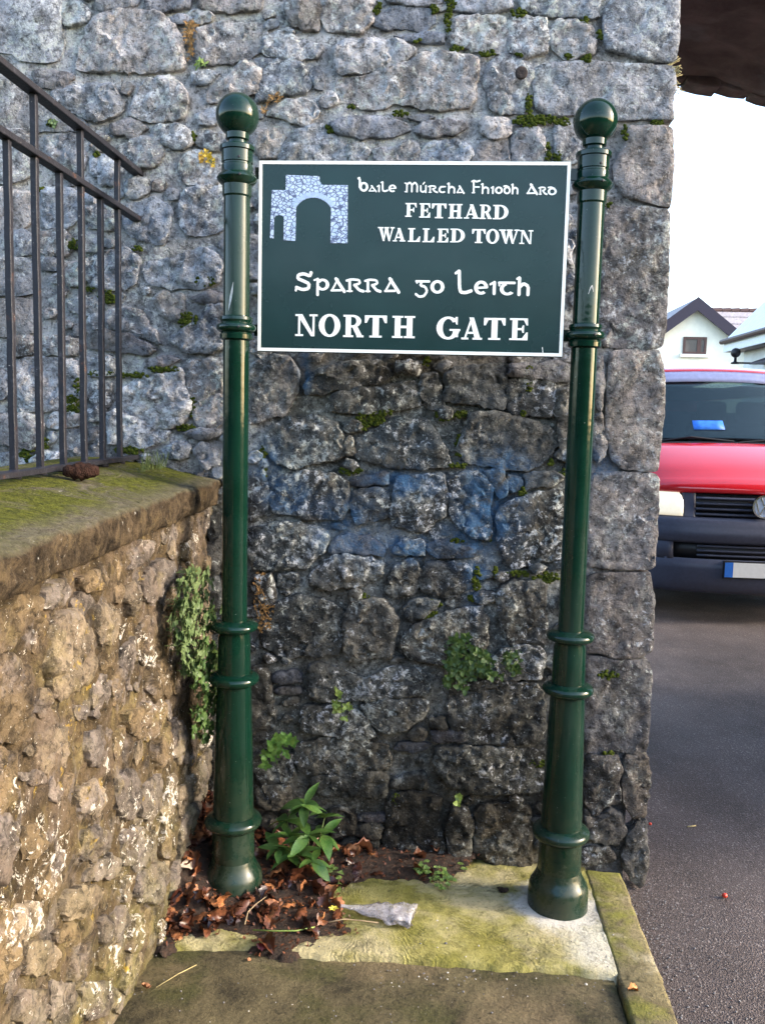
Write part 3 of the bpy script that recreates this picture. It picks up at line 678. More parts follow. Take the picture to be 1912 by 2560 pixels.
# lime mortar body of the wall
b = MB(); du = .02; nu, nv = int((.625+2.7)/du), int(3.55/du); P = []
for j in range(nv+1):
    v = -.06+j*du; row = []
    for i in range(nu+1):
        u = -2.7+i*du
        h = -.019 + .009*fn((u, v, 4), 7, 4) + .004*fn((u, v, 8), 40, 2) + (.007 if v > 1.55 or (v > 1.1 and u < -.55) else 0)
        row.append(GW(u, v, h))
    P.append(row)
b.grid(P)
mo = b.obj('mortar', M['mortar'], gate, True, centre=False)
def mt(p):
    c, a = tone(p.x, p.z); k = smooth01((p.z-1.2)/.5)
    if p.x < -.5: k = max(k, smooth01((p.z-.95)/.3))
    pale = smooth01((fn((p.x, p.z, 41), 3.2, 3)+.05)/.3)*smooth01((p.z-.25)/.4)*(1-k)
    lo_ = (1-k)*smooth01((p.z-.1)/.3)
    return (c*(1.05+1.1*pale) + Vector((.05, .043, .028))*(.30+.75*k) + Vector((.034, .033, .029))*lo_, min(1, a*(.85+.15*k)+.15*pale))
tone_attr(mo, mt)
# body of the pier, and the side that faces the roadway
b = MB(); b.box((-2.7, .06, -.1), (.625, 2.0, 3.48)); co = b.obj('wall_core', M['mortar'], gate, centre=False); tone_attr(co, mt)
SIDE = lambda u, v, h: Vector((.635+h, u, v))
for i, p in enumerate(courses(.30, 1.98, .0, 3.4, rs, .2, .34, .28, .55)):
    (cu, cv), ar = centroid(p); k = rs.uniform(.8, 1.2)
    stone(p, SIDE, M['stone'], gate, (.19*k, .18*k, .18*k, .4), 300+i*.41, proud=.014, rel=.008, step=.035)
# old bolt hole in the big pale stone
c = on_wall(*TP('20', 75, 490)); b = MB()
b.lathe([(0, .019), (.006, .019), (.009, .014), (.007, .004)], 0, 0, 16)
M['rust'] = plain('rusty_iron', (.045, .035, .032), .9, .2, .4, 80, bump=.004)
o = b.obj('bolt_plug', M['rust'], None, True); o.rotation_euler = (math.pi/2, 0, 0); o.location = (c.x, c.y-.020, c.z); child(o, gate)

# ---------------- gate arch over the road
XC, ZS, RAD = .49, -.735, 4.0                                # centre line, springing, radius of the underside
arch = empty('gate_arch', (2.0, 1.0, 3.0), 'dark brown stone vault of the gate arch spanning the road', 'arch')
M['vault'] = None
def vault_material():
    t = NT('vault_stone')
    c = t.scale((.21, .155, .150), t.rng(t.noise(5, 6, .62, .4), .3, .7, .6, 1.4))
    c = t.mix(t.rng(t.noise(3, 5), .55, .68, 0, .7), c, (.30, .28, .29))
    return t.done(c, .95, .1, t.bump(t.noise(18, 7, .68), .02, .9))
M['vault'] = vault_material()
def az(x): return ZS + math.sqrt(max(0.0, RAD**2-(x-XC)**2))
b = MB(); P = []; angs = [math.radians(96-i*3.5) for i in range(25)]
for q in angs:
    row = []
    for k in range(15):
        y = .02+1.98*k/14; x, z = XC+RAD*math.cos(q), ZS+RAD*math.sin(q)
        n_ = .035*fn((x, y, z), 5, 3) + .02*fn((x, y, z), 14, 2)
        row.append((x+math.cos(q)*n_, y, z+math.sin(q)*n_))
    P.append(row)
top = [[(p[0].x if isinstance(p[0], Vector) else p[0][0], y, 4.0) for y in (.02, 2.0)] for p in P]
b.grid(P)
for yy, col in ((.02, 0), (2.0, 14)):                        # two faces of the arch up to the parapet
    b.grid([[P[i][col], (max(.62, P[i][col][0]), yy, 4.0)] for i in range(len(P))])
b.add([(.62, .02, 4.0), (4.42, .02, 4.0), (4.42, 2.0, 4.0), (.62, 2.0, 4.0)], [(0, 1, 2, 3)])
b.box((4.42, .02, -.1), (5.4, 2.0, 4.0))
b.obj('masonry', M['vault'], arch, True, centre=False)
rv = random.Random(5); q = math.radians(94)
while q > math.radians(20):                                 # arch stones along both edges of the vault
    wq = rv.uniform(.016, .045)
    for y0, y1 in ((1.90, 2.03), (-.01, .3)):
        r0 = RAD - rv.uniform(.012, .030); poly = []
        for a, r in ((q, r0), (q-wq*.5, r0-.006), (q-wq, r0+rv.uniform(-.006, .008)), (q-wq, RAD+.25), (q, RAD+.25)): poly.append((XC+r*math.cos(a), ZS+r*math.sin(a)))
        bb = MB(); bb.prism(poly, lambda u, v, h: Vector((u, h, v)), y0-rv.uniform(0, .03), y1+rv.uniform(-.02, .02))
        o = bb.obj('voussoir', M['vault'], arch); soften(o, .008, 2)
    q -= wq

# ------------------------------------------------------------------ low boundary wall
low = empty('boundary_wall', (-.95, -.9, 0), 'low lichen-crusted rubble wall with mossy coping carrying the iron railing', 'wall')
LW = lambda u, v, h: Vector((low_x(v)+h, u, v))
ltr = []
for t, ps in LOW.items():
    for p in ps:
        q = [on_low(*TP(t, x, y)) for x, y in pairs(p)]; ltr.append([(v.y, v.z) for v in q])
lext = []
for p in courses(-3.2, -.02, .0, 1.10, rs, .09, .17, .10, .24):
    if max(y for _, y in p) > 1.07 and p[0][0] < -1.3: continue
    if not clash(p, ltr+lext, .008): lext.append(p)
for _ in range(420):
    u, v = rs.uniform(-1.5, -.05), rs.uniform(.02, 1.12); a = rs.uniform(.015, .04); bb = a*rs.uniform(.6, 1.3); m = rs.randint(5, 7)
    p = [(u+a*math.cos(2*math.pi*k/m+rs.uniform(-.2, .2)), v+bb*math.sin(2*math.pi*k/m+rs.uniform(-.2, .2))) for k in range(m)]
    if not clash(p, ltr+lext, .004): lext.append(p)
for i, p in enumerate(ltr+lext):
    (cu, cv), ar = centroid(p); k = rs.uniform(.75, 1.3)
    g = rs.random(); base = Vector((.145, .104, .058)) if g < .4 else (Vector((.160, .132, .110)) if g < .8 else Vector((.22, .172, .115)))
    stone(p, LW, M['low_stone'], low, (base.x*k, base.y*k, base.z*k, rs.uniform(.25, .95)), 500+i*.29, proud=.017 if ar > .003 else .010, rel=.0105, back=.05, step=.009 if cu > -1.6 else .03, edge=.010, jit=.014, grow=.006)
b = MB(); P = []; d = .018
for j in range(int(1.20/d)+1):
    v = -.05+j*d; row = []
    for i in range(int(3.3/d)+1):
        u = -3.3+i*d; row.append(LW(u, v, -.005+.013*fn((u, v, 14), 8, 4)+.008*fn((u, v, 18), 30, 3)))
    P.append(row)
b.grid(P); b.box((-1.20, -3.3, -.1), (-.79, -.03, 1.14))
mo = b.obj('mortar', M['low_mortar'], low, True, centre=False); tone_attr(mo, lambda p: ((.078, .054, .027), .34))
# coping: long slab, worn outer edge, top rising towards the railing
b = MB(); P = []
prof = [(-1.24, 1.10), (-1.24, 1.29), (-1.18, 1.300), (-1.10, 1.300), (-1.02, 1.292), (-.96, 1.284), (-.90, 1.273), (-.84, 1.260), (-.79, 1.250), (-.755, 1.244), (-.733, 1.241), (-.722, 1.236), (-.717, 1.224), (-.719, 1.200), (-.721, 1.178), (-.724, 1.162), (-.732, 1.154), (-.78, 1.146), (-1.0, 1.12)]
nn = 150
for i in range(nn+1):
    y = -3.3+3.28*i/nn; row = []
    for k, (x, z) in enumerate(prof):
        e = 1.0 if 8 <= k <= 16 else .6
        dx = e*(.009*fn((y, z*.5, 3), 6, 3)+.009*fn((y, z*2, 6), 26, 4)); dz = e*(.005*fn((y, x, 31), 7, 3)+.0045*fn((y, x, 36), 30, 3))
        row.append((x+(dx if 9 <= k <= 16 else 0), y, z+dz+(-.012*abs(fn((y, 0, 9), 9, 2)) if k in (10, 11, 12) else 0) - .02*max(0, (-y-.2))*.9))
    P.append(row)
b.grid(P); cop = b.obj('coping', M['coping'], low, True, centre=False)
# ------------------------------------------------------------------ iron railing on the coping
RX = -1.0
rail = empty('iron_railing', (RX, -.8, 1.28), 'black painted iron railing with flaking rust on the low wall', 'railing')
def bar(name, a, b_, wx, wz, mat, parent, seed=0):
    """square bar from a to b_ with slightly hammered faces"""
    a, b_ = Vector(a), Vector(b_); n = 14; m = MB(); P = []; t = (b_-a).normalized()
    s1 = Vector((1, 0, 0)); s2 = t.cross(s1).normalized()
    for i in range(n+1):
        p = a.lerp(b_, i/n); j = .0012*fn((p.y*3, p.z*3, seed), 4, 2)
        P.append([p+s1*(wx/2*cx+j)+s2*(wz/2*cz+j) for cx, cz in ((-1, -1), (1, -1), (1, 1), (-1, 1), (-1, -1))])
    m.grid(P); m.f.append((0, 1, 2, 3)); k = n*5; m.f.append((k, k+3, k+2, k+1))
    o = m.obj(name, mat, parent); soften(o, .0015, 1); return o
bar('top_rail', (RX, -2.6, 2.196), (RX, .03, 2.204), .034, .016, M['iron'], rail, 1)
bar('middle_rail', (RX, -2.6, 2.050), (RX, .03, 2.060), .030, .016, M['iron'], rail, 2)
bar('bottom_rail', (RX, -2.6, 1.288), (RX, -.02, 1.304), .034, .014, M['iron'], rail, 3)
for i in range(18):
    y = -.180-.1325*i; tall = i % 2 == 0
    bar('baluster', (RX, y, 1.288), (RX, y, 2.198 if tall else 2.056), .0150, .0150, M['iron'], rail, 10+i)
    m = MB(); m.lathe([(1.288, .017), (1.300, .015), (1.309, .010)], RX, y, 10); m.obj('baluster_foot', M['iron'], rail, True)

# ------------------------------------------------------------------ the town sign: two posts and a board
sign = empty('town_sign', (-.11, -.33, 0), 'dark green town sign on two ball-topped posts reading North Gate', 'sign')
def post(cx, cy, zs=0.0):
    p = empty('sign_post', (cx, cy, 0)); child(p, sign)
    prof_shaft = [(.120, .0640), (.197, .0625), (.284, .0600), (.4426, .0556), (.6448, .0505), (.705, .0480), (.802, .0465), (.840, .0370), (.862, .0365), (1.19, .0360), (1.65, .0362), (2.06, .0362), (2.09, .036)]
    MB().lathe(prof_shaft, cx, cy, 48).obj('shaft', M['green'], p); sharp(p.children[-1], 50)
    def torus(z, R, r, hz, name='collar'):
        pr = [(z-hz*1.5, R-r*1.9), (z-hz*1.25, R-r*1.15)] + [(z+hz*math.sin(a), R-r+r*math.cos(a)) for a in [math.radians(-75+15*k) for k in range(11)]] + [(z+hz*1.25, R-r*1.15), (z+hz*1.5, R-r*1.9)]
        o = MB().lathe(pr, cx, cy, 48).obj(name, M['green'], p, True); sharp(o, 60); return o
    torus(.2406, .0845, .012, .014); torus(.6774, .0736, .012, .013); torus(.8345, .0686, .012, .012); torus(1.6909, .0555, .010, .011)
    o = MB().lathe([(1.655, .036), (1.660, .0455), (1.672, .0460), (1.678, .042), (1.704, .042), (1.712, .0465), (1.720, .0455), (1.724, .036)], cx, cy, 48).obj('collar_band', M['green'], p); sharp(o, 35)
    o = MB().lathe([(-.03, .0895), (.002, .0895), (.055, .0885), (.074, .0870), (.083, .0845), (.092, .0790), (.104, .0715), (.118, .0665), (.126, .0645), (.132, .062)], cx, cy, 56).obj('base', M['green'], p); sharp(o, 55)
    o = MB().lathe([(2.045, .036), (2.050, .0400), (2.078, .0405), (2.083, .047), (2.088, .052), (2.096, .0560), (2.104, .052), (2.109, .045), (2.113, .0430), (2.130, .0428), (2.132, .0405), (2.136, .0405), (2.138, .0428), (2.168, .0430), (2.170, .0480), (2.180, .0480), (2.183, .046), (2.187, .027), (2.197, .0255), (2.200, .0320), (2.216, .0325), (2.219, .024)], cx, cy, 48).obj('head_clamp', M['green'], p); sharp(o, 32)
    o = MB().lathe([(2.2644-.0585*math.cos(math.radians(a)), max(.001, .0592*math.sin(math.radians(a)))) for a in range(2, 180, 6)], cx, cy, 48).obj('ball_finial', M['green'], p, True)
    for z in (2.145, 2.096, 1.690):                         # small grub screws
        for a in (-70,):
            q = math.radians(a); r = .043 if z > 2.12 else .0555
            b = MB(); b.lathe([(-.002, .0032), (.0012, .0032), (.0016, .002)], 0, 0, 10); o = b.obj('screw', M['iron'], None)
            o.rotation_euler = Vector((math.cos(q), math.sin(q), 0)).to_track_quat('Z', 'Y').to_euler(); o.location = (cx+r*math.cos(q), cy+r*math.sin(q), z); child(o, p)
    return p
PL, PR_ = (-.596, -.351), (.379, -.304)
post(*PL); post(*PR_)
# scuffs on the left-hand shaft
M['scuff'] = plain('bare_scuff', (.42, .43, .42), .7, .2, .3, 200)
def scuff(cx, cy, r, pts, w, parent):
    m = MB(); P = []
    for (a, z, k) in pts:
        row = []
        for s in (-1, 1):
            q = math.radians(a+s*w*k); row.append((cx+(r+.0006)*math.cos(q), cy+(r+.0006)*math.sin(q), z))
        P.append(row)
    m.grid(P); return m.obj('scuff_mark', M['scuff'], parent)
scuff(*PL, .0362, [(-112, 1.735, .2), (-104, 1.76, 1), (-97, 1.785, 1), (-90, 1.812, .2)], 5, sign)
scuff(*PR_, .0362, [(-93, 1.800, .5), (-84, 1.818, 1), (-78, 1.824, 1), (-72, 1.806, .4)], 2.2, sign)

SX0, SX1, SZ0, SZ1, SY = -.541, .317, 1.629, 2.153, -.328
bd = empty('sign_board', ((SX0+SX1)/2, SY, SZ0)); child(bd, sign)
o = MB().box((SX0, SY, SZ0), (SX1, SY+.022, SZ1)).obj('panel', M['board'], bd); soften(o, .002, 2)
bw = .0105; hy = SY-.0022
for a, c in (((SX0+.0015, hy, SZ0+.0015), (SX1-.0015, SY+.001, SZ0+bw)), ((SX0+.0015, hy, SZ1-bw), (SX1-.0015, SY+.001, SZ1-.0015)),
             ((SX0+.0015, hy+.0003, SZ0+bw), (SX0+bw, SY+.001, SZ1-bw)), ((SX1-bw, hy+.0003, SZ0+bw), (SX1-.0015, SY+.001, SZ1-bw))):
    MB().box(a, c).obj('border_strip', M['white'], bd)
for (pc, xe) in ((PL, SX0), (PR_, SX1)):                    # brackets from the clamps to the board
    for z in (2.125, 1.690):
        s = 1 if xe < 0 else -1; r = .040
        o = MB().box((min(pc[0]+s*r, xe+s*.03), SY+.0225, z-.016), (max(pc[0]+s*r, xe+s*.03), SY+.0265, z+.016)).obj('bracket', M['green'], bd); soften(o, .001, 1)

# ---- lettering, each letter drawn as strokes and slabs in its own box
def LBOX(ox, oy, sc, x0, x1, yb, yt):
    a, b_ = on_y(ox+x0*sc, oy+yb*sc, SY), on_y(ox+x1*sc, oy+yb*sc, SY); t = on_y(ox+x0*sc, oy+yt*sc, SY)
    return a.x, a.z, b_.x-a.x, t.z-a.z
class Glyph:
    def __init__(s, x, z, w, h): s.x, s.z, s.w, s.h = x, z, w, h; s.m = MB(); s.k = 0
    def frm(s): return lambda u, v, d: Vector((s.x+u, SY-d, s.z+v))
    def P(s, *pts):                                          # polygon in box units
        s.k += 1; s.m.prism([(u*s.w, v*s.h) for u, v in pts], s.frm(), -.0004, .0018+.00004*s.k); return s
    def R(s, a, b_, c, d): return s.P((a, b_), (c, b_), (c, d), (a, d))
    def A(s, cx, cy, rx, ry, ix, iy, a0, a1, dx=0, n=22):    # band between two ellipses
        s.k += 1; d1 = .0018+.00004*s.k; f = s.frm(); O = []; I = []
        for i in range(n+1):
            q = math.radians(a0+(a1-a0)*i/n); O.append(((cx+rx*math.cos(q))*s.w, (cy+ry*math.sin(q))*s.h)); I.append(((cx+dx+ix*math.cos(q))*s.w, (cy+iy*math.sin(q))*s.h))
        v = []; 
        for d in (-.0004, d1): v += [f(*p, d) for p in O]+[f(*p, d) for p in I]
        N = n+1; fc = []
        for i in range(n):
            fc += [(i, i+1, N+i+1, N+i), (2*N+i, 3*N+i, 3*N+i+1, 2*N+i+1), (i, 2*N+i, 2*N+i+1, i+1), (N+i, N+i+1, 3*N+i+1, 3*N+i)]
        fc += [(0, N, 3*N, 2*N), (n, 2*N+n, 3*N+n, N+n)]
        s.m.add(v, fc); return s
    def St(s, pts, wd, w2=None):                             # pen stroke, wd in letter heights
        p = [Vector((u*s.w, v*s.h)) for u, v in pts]; n = len(p)
        if n > 2:                                            # round the path
            q = [p[0]]
            for i in range(1, n-1): q += [p[i-1].lerp(p[i], .5) if i > 1 else p[i-1].lerp(p[i], .6), p[i-1].lerp(p[i], .86), p[i]*.76+(p[i-1]+p[i+1])*.12, p[i].lerp(p[i+1], .14)]
            p = q+[p[-1]]; n = len(p)
        w2 = wd if w2 is None else w2; L = []; Rr = []
        for i in range(n):
            t = (p[min(i+1, n-1)]-p[max(i-1, 0)]).normalized(); nn = Vector((-t.y, t.x)); hw = (wd+(w2-wd)*i/(n-1))*s.h/2
            L.append(p[i]+nn*hw); Rr.append(p[i]-nn*hw)
        for i in range(n-1):
            s.k += 1; s.m.prism([tuple(L[i]), tuple(Rr[i]), tuple(Rr[i+1]), tuple(L[i+1])], s.frm(), -.0004, .0018+.00003*(s.k % 60))
        for e, hw in ((p[0], wd), (p[-1], w2)):              # rounded ends
            s.k += 1; s.m.prism([(e.x+hw*s.h/2*math.cos(2*math.pi*k/12), e.y+hw*s.h/2*math.sin(2*math.pi*k/12)) for k in range(12)], s.frm(), -.0004, .0018+.00003*(s.k % 60))
        return s
def serif_cap(g, c):
    if c in 'FE':
        g.R(.14, .0, .42, 1).R(.0, 0, .56, .085).R(.0, .915, .94, 1).P((.96, 1.0), (.74, .93), (.90, .68), (.98, .68)).R(.42, .46, .70, .555).P((.62, .50), (.70, .34), (.77, .34), (.77, .68), (.70, .68))
        if c == 'E': g.R(.5, 0, .96, .09).P((.98, .36), (.90, .36), (.66, .07), (.98, .0))
    elif c == 'T':
        g.R(.36, 0, .64, .95).R(.22, 0, .78, .085).R(.02, .905, .98, 1).P((.0, 1), (.22, .93), (.09, .66), (.0, .66)).P((1, 1), (1, .66), (.91, .66), (.78, .93))
    elif c == 'H':
        for a in (.11, .63): g.R(a, 0, a+.25, 1).R(a-.11, 0, a+.36, .085).R(a-.11, .915, a+.36, 1)
        g.R(.36, .45, .63, .56)
    elif c == 'A':
        g.P((.12, .05), (.22, .05), (.52, .93), (.44, 1)).P((.36, 1), (.58, 1), (.92, .05), (.64, .05)).R(.28, .26, .66, .35).R(.0, 0, .34, .085).R(.54, 0, 1, .085)
    elif c in 'RD':
        g.R(.12, 0, .38, 1).R(.0, 0, .50 if c == 'R' else .45, .085).R(.0, .915, .45, 1)
        if c == 'R': g.A(.46, .72, .42, .28, .18, .19, -90, 90).R(.34, .915, .47, 1).R(.34, .44, .47, .53).P((.44, .47), (.68, .50), (.94, .06), (.66, .06)).R(.66, 0, 1, .085)
        else: g.A(.44, .5, .56, .5, .29, .405, -90, 90).R(.36, .905, .46, 1).R(.36, 0, .46, .095)
    elif c == 'L':
        g.R(.14, 0, .42, 1).R(.0, .915, .58, 1).R(.0, 0, .92, .09).P((1, .40), (.91, .40), (.64, .07), (.97, .0))
    elif c == 'O': g.A(.5, .5, .5, .515, .235, .41, 0, 360)
    elif c == 'G':
        g.A(.5, .5, .5, .515, .235, .41, 38, 352).R(.70, .10, .93, .42).R(.56, .38, 1.02, .46).P((.80, 1.0), (.90, 1.0), (.90, .66), (.84, .66), (.76, .86))
    elif c == 'W':
        g.P((.07, .95), (.27, .95), (.42, 0), (.32, 0)).P((.44, .95), (.54, .82), (.40, .0), (.34, 0)).P((.42, .95), (.62, .95), (.76, 0), (.66, 0)).P((.86, .95), (.94, .95), (.73, 0), (.68, 0)).R(0, .915, .35, 1).R(.39, .915, .68, 1).R(.76, .915, 1.02, 1)
    elif c == 'N':
        g.R(.13, 0, .22, .95).R(.78, 0, .87, 1).P((.06, 1), (.32, 1), (.87, .0), (.72, 0)).R(0, 0, .36, .085).R(0, .915, .22, 1).R(.64, .915, 1, 1)
def gaelic(g, c):
    P = .19
    if c == 'b': g.A(.58, .33, .42, .35, .20, .20, 0, 360).St([(.08, .92), (.20, .86), (.20, .3)], .155).St([(.04, .94), (.16, .98)], .12)
    elif c == 'a': g.St([(.12, .10), (.50, .94)], .14).St([(.38, .98), (.94, .04)], .24).St([(.10, .11), (.70, .13)], .16)
    elif c == 'i': g.St([(.58, .92), (.58, .08)], .24).St([(.12, .78), (.50, .92)], .16)
    elif c == 'l': g.St([(.26, .92), (.28, .14), (.60, .06), (.92, .16)], .15).St([(.05, .88), (.25, .95)], .11)
    elif c == 'L': g.St([(.22, .94), (.26, .30), (.34, .08), (.62, .06), (.95, .14)], .135).St([(.02, .86), (.20, .96)], .11)
    elif c == 'e': g.A(.5, .5, .5, .5, .24, .30, 0, 312).St([(.22, .48), (.90, .52)], .15)
    elif c == 'M': g.St([(.16, .78), (.16, .06)], .15).St([(.14, .72), (.34, .96), (.50, .74), (.50, .08)], .16).St([(.52, .72), (.70, .96), (.86, .70), (.86, .08)], .16).St([(.02, .88), (.15, .84)], .11).St([(.04, .06), (.18, .06)], .11)
    elif c == 'u': g.St([(.14, .92), (.16, .20), (.46, .08), (.78, .28)], .22).St([(.82, .94), (.82, .06)], .22).St([(.42, 1.16), (.62, 1.42)], .15)
    elif c == 'r': g.St([(.20, .90), (.22, .06)], .20).St([(.04, .84), (.30, .94), (.72, .90), (.78, .66), (.46, .50)], .17).St([(.48, .52), (.74, .14), (.96, .06)], .21).St([(.08, .06), (.34, .06)], .12)
    elif c == 'c': g.A(.54, .5, .50, .5, .26, .29, 62, 318).St([(.30, .90), (.88, .90)], .17)
    elif c == 't': g.A(.55, .46, .44, .46, .22, .27, 100, 322).St([(.06, .90), (.94, .90)], .18).St([(.06, .90), (.08, .70)], .13)
    elif c == 'h': g.St([(.20, .92), (.20, .05)], .17).St([(.22, .44), (.48, .64), (.80, .50), (.80, .05)], .17).St([(.04, .88), (.18, .96)], .11)
    elif c == 'F': g.St([(.26, .92), (.30, .05)], .13).St([(.06, .86), (.30, .92), (.60, .84), (.94, .92)], .12).St([(.30, .46), (.90, .46)], .10).St([(.12, .04), (.40, .06)], .08)
    elif c == 'o': g.A(.5, .5, .5, .5, .24, .30, 0, 360)
    elif c == 'd': g.A(.52, .38, .48, .40, .24, .23, 0, 360).St([(.74, .70), (.40, .84), (.10, .80)], .16)
    elif c == 'S': g.St([(.94, .98), (.88, .80), (.52, .92), (.20, .86), (.16, .66), (.50, .54), (.84, .40), (.80, .14), (.46, .08), (.10, .20)], .165).St([(.06, .04), (.10, .22)], .11)
    elif c == 'p': g.St([(.24, .92), (.24, -.24)], .20).A(.56, .52, .42, .44, .20, .26, -150, 150).St([(.02, .84), (.24, .94)], .13)
    elif c == 'g': g.St([(.04, .90), (.96, .90)], .18).St([(.42, .86), (.34, .58), (.70, .48), (.84, .14), (.62, -.24), (.28, -.30), (.04, -.10)], .19).St([(.04, .90), (.10, .76)], .12)
Z4, Z5 = (860, 400, 560/1652), (700, 640, 700/1652)
for kind, Zt, rows in (
 ('g', Z4, 'b100,178,232,130 a178,240,235,190 i240,270,236,185 l268,325,237,158 e327,385,238,182 M445,553,240,162 u556,612,242,188 r618,690,243,188 c692,752,245,192 h757,825,246,168 a825,885,247,192 F935,1000,247,145 h1005,1075,249,172 i1078,1108,250,195 o1110,1168,251,197 d1170,1226,252,180 h1228,1288,252,175 a1340,1425,255,180 r1430,1495,257,198 d1495,1565,259,190'),
 ('s', Z4, 'F450,535,420,318 E553,635,426,320 T645,752,430,322 H768,870,432,325 A882,995,433,328 R997,1088,436,330 D1095,1208,438,332'),
 ('s', Z4, 'W248,368,598,495 A358,452,601,502 L470,560,604,503 L577,665,607,505 E685,768,608,507 D780,888,608,507 T940,1040,613,510 O1043,1140,617,510 W1138,1285,618,513 N1290,1390,620,518'),
 ('g', Z5, 'S88,188,208,95 p200,292,210,130 a295,385,212,133 r388,495,212,133 r497,595,213,135 a610,705,216,133 g798,880,218,142 o885,968,222,142 L1030,1130,225,82 e1142,1225,228,145 i1232,1282,228,150 t1282,1385,232,150 h1390,1478,233,122'),
 ('s', Z5, 'N90,220,472,343 O228,355,475,343 R372,492,478,347 T498,628,480,350 H660,795,483,353 G920,1058,490,358 A1068,1190,492,362 T1198,1325,494,365 E1350,1460,496,367')):
    for it in rows.split():
        c = it[0]; x0, x1, yb, yt = [float(q) for q in it[1:].split(',')]
        g = Glyph(*LBOX(*Zt, x0, x1, yb, yt)); (gaelic if kind == 'g' else serif_cap)(g, c)
        g.m.obj('letter', M['white'], bd)
# emblem of the gate
ES = 240/1652
def EP(x, y): p = on_y(660+x*ES, 410+y*ES, SY); return (p.x, p.z)
pts = [(140,450),(375,450),(380,190),(955,210),(960,300),(1000,360),(1440,365),(1435,1365),(1145,1360),(1155,740),(1120,695),(1060,650),(980,608),(900,584),(820,582),(740,598),(660,636),(600,680),(555,715),(540,1325),(340,1310),(345,920),(310,890),(260,880),(210,890),(175,925),(165,1280),(105,1275),(120,900)]
bm = bmesh.new(); f = bm.faces.new([bm.verts.new((x, SY-.0012, z)) for x, z in (EP(*q) for q in pts)])
r = bmesh.ops.extrude_face_region(bm, geom=[f]); [setattr(v.co, 'y', SY+.0004) for v in r['geom'] if isinstance(v, bmesh.types.BMVert)]
bmesh.ops.triangulate(bm, faces=bm.faces); bm.verts.index_update()
mesh_obj('emblem', [v.co.copy() for v in bm.verts], [tuple(v.index for v in q.verts) for q in bm.faces], M['emblem'], bd); bm.free()
m = MB()
for i in range(22):                                         # ring of little arch stones
    a0, a1 = [math.radians(150-120*(i+k)/22) for k in (.06, .94)]; cx, cy = 852, 930
    m.prism([EP(cx+r*math.cos(a)*.98, cy-r*math.sin(a)) for a, r in ((a0, 352), (a1, 352), (a1, 440), (a0, 440))], lambda u, v, h: Vector((u, SY-h, v)), .0010, .0019)
m.obj('emblem_arch_ring', M['emblem_pale'], bd)
# scratch near the lower corner
a = on_y(1354, 868, SY); MB().prism([(a.x, a.z), (a.x+.002, a.z), (a.x+.004, a.z-.016), (a.x+.0025, a.z-.016)], lambda u, v, h: Vector((u, SY-h, v)), -.0003, .0005).obj('scratch', M['white'], bd)

# ------------------------------------------------------------------ foliage
def leaf_material(name, a, b_, rough=.4, trans=.25):
    t = NT(name); oi = t.n('ShaderNodeObjectInfo')
    c = t.mix(t.rng(t.noise(30, 4), .35, .65), a, b_)
    c = t.scale(c, t.rng(oi.outputs['Random'], 0, 1, .75, 1.25))
    c = t.scale(c, t.rng(t.noise(220, 3), .4, .7, 1.1, .75))
    t.b.inputs['Subsurface Weight'].default_value = 0
    m = t.done(c, rough, .45, t.bump(t.noise(160, 3), .001, .5))
    tr = t.n('ShaderNodeBsdfTranslucent'); t.put(tr.inputs[0], c); mx = t.n('ShaderNodeMixShader'); mx.inputs[0].default_value = trans
    t.l(t.b.outputs[0], mx.inputs[1]); t.l(tr.outputs[0], mx.inputs[2]); t.l(mx.outputs[0], t.out.inputs[0]); return m
M['leaf'] = leaf_material('broad_green_leaf', (.060, .145, .028), (.14, .24, .055), .30)
M['pell'] = leaf_material('pellitory_leaf', (.070, .120, .040), (.17, .23, .090), .5)
M['pell_dark'] = leaf_material('dark_wall_leaf', (.030, .070, .016), (.075, .13, .030), .5)
M['weed'] = leaf_material('pale_weed_leaf', (.16, .25, .05), (.26, .34, .09), .45)
M['dry'] = leaf_material('dry_brown_plant', (.16, .085, .025), (.26, .15, .055), .8, .1)
M['straw'] = plain('dry_straw', (.42, .34, .16), .7, .2, .2, 60)
M['yellow'] = leaf_material('yellow_flower', (.50, .38, .03), (.55, .30, .05), .6)
M['stem'] = plain('green_stem', (.10, .13, .04), .6, .3, .2, 60)
M['moss'] = None
def moss_material():
    t = NT('cushion_moss'); c = t.mix(t.rng(t.noise(70, 6, .7), .36, .64), (.018, .032, .005), (.085, .105, .014))
    return t.done(c, .95, .1, t.bump(t.noise(150, 5, .75), .010, 1.0))
M['moss'] = moss_material()
def leaf_pts(L, W, fold=.25, bend=.3, n=5, shape=1.0):
    """leaf blade along +X, folded along its midrib; returns verts and faces"""
    V = []; F = []
    for i in range(n+1):
        t = i/n; w = W*(math.sin(math.pi*t**.85)**shape)*(1 if 0 < i < n else .06); x = L*t; z = -bend*L*t*t
        V += [(x, -w/2, z+fold*w/2), (x, 0, z), (x, w/2, z+fold*w/2)]
    for i in range(n):
        a = i*3; F += [(a, a+1, a+4, a+3), (a+1, a+2, a+5, a+4)]
    return V, F
def orient(d, up=None, roll=0.0):
    d = Vector(d).normalized(); up = Vector(up or (0, 0, 1)); y = up.cross(d)
    y = y.normalized() if y.length > 1e-4 else Vector((1, 0, 0)); z = d.cross(y)
    R = Matrix((d, y, z)).transposed(); return R @ Matrix.Rotation(roll, 3, 'X')
rp = random.Random(21)
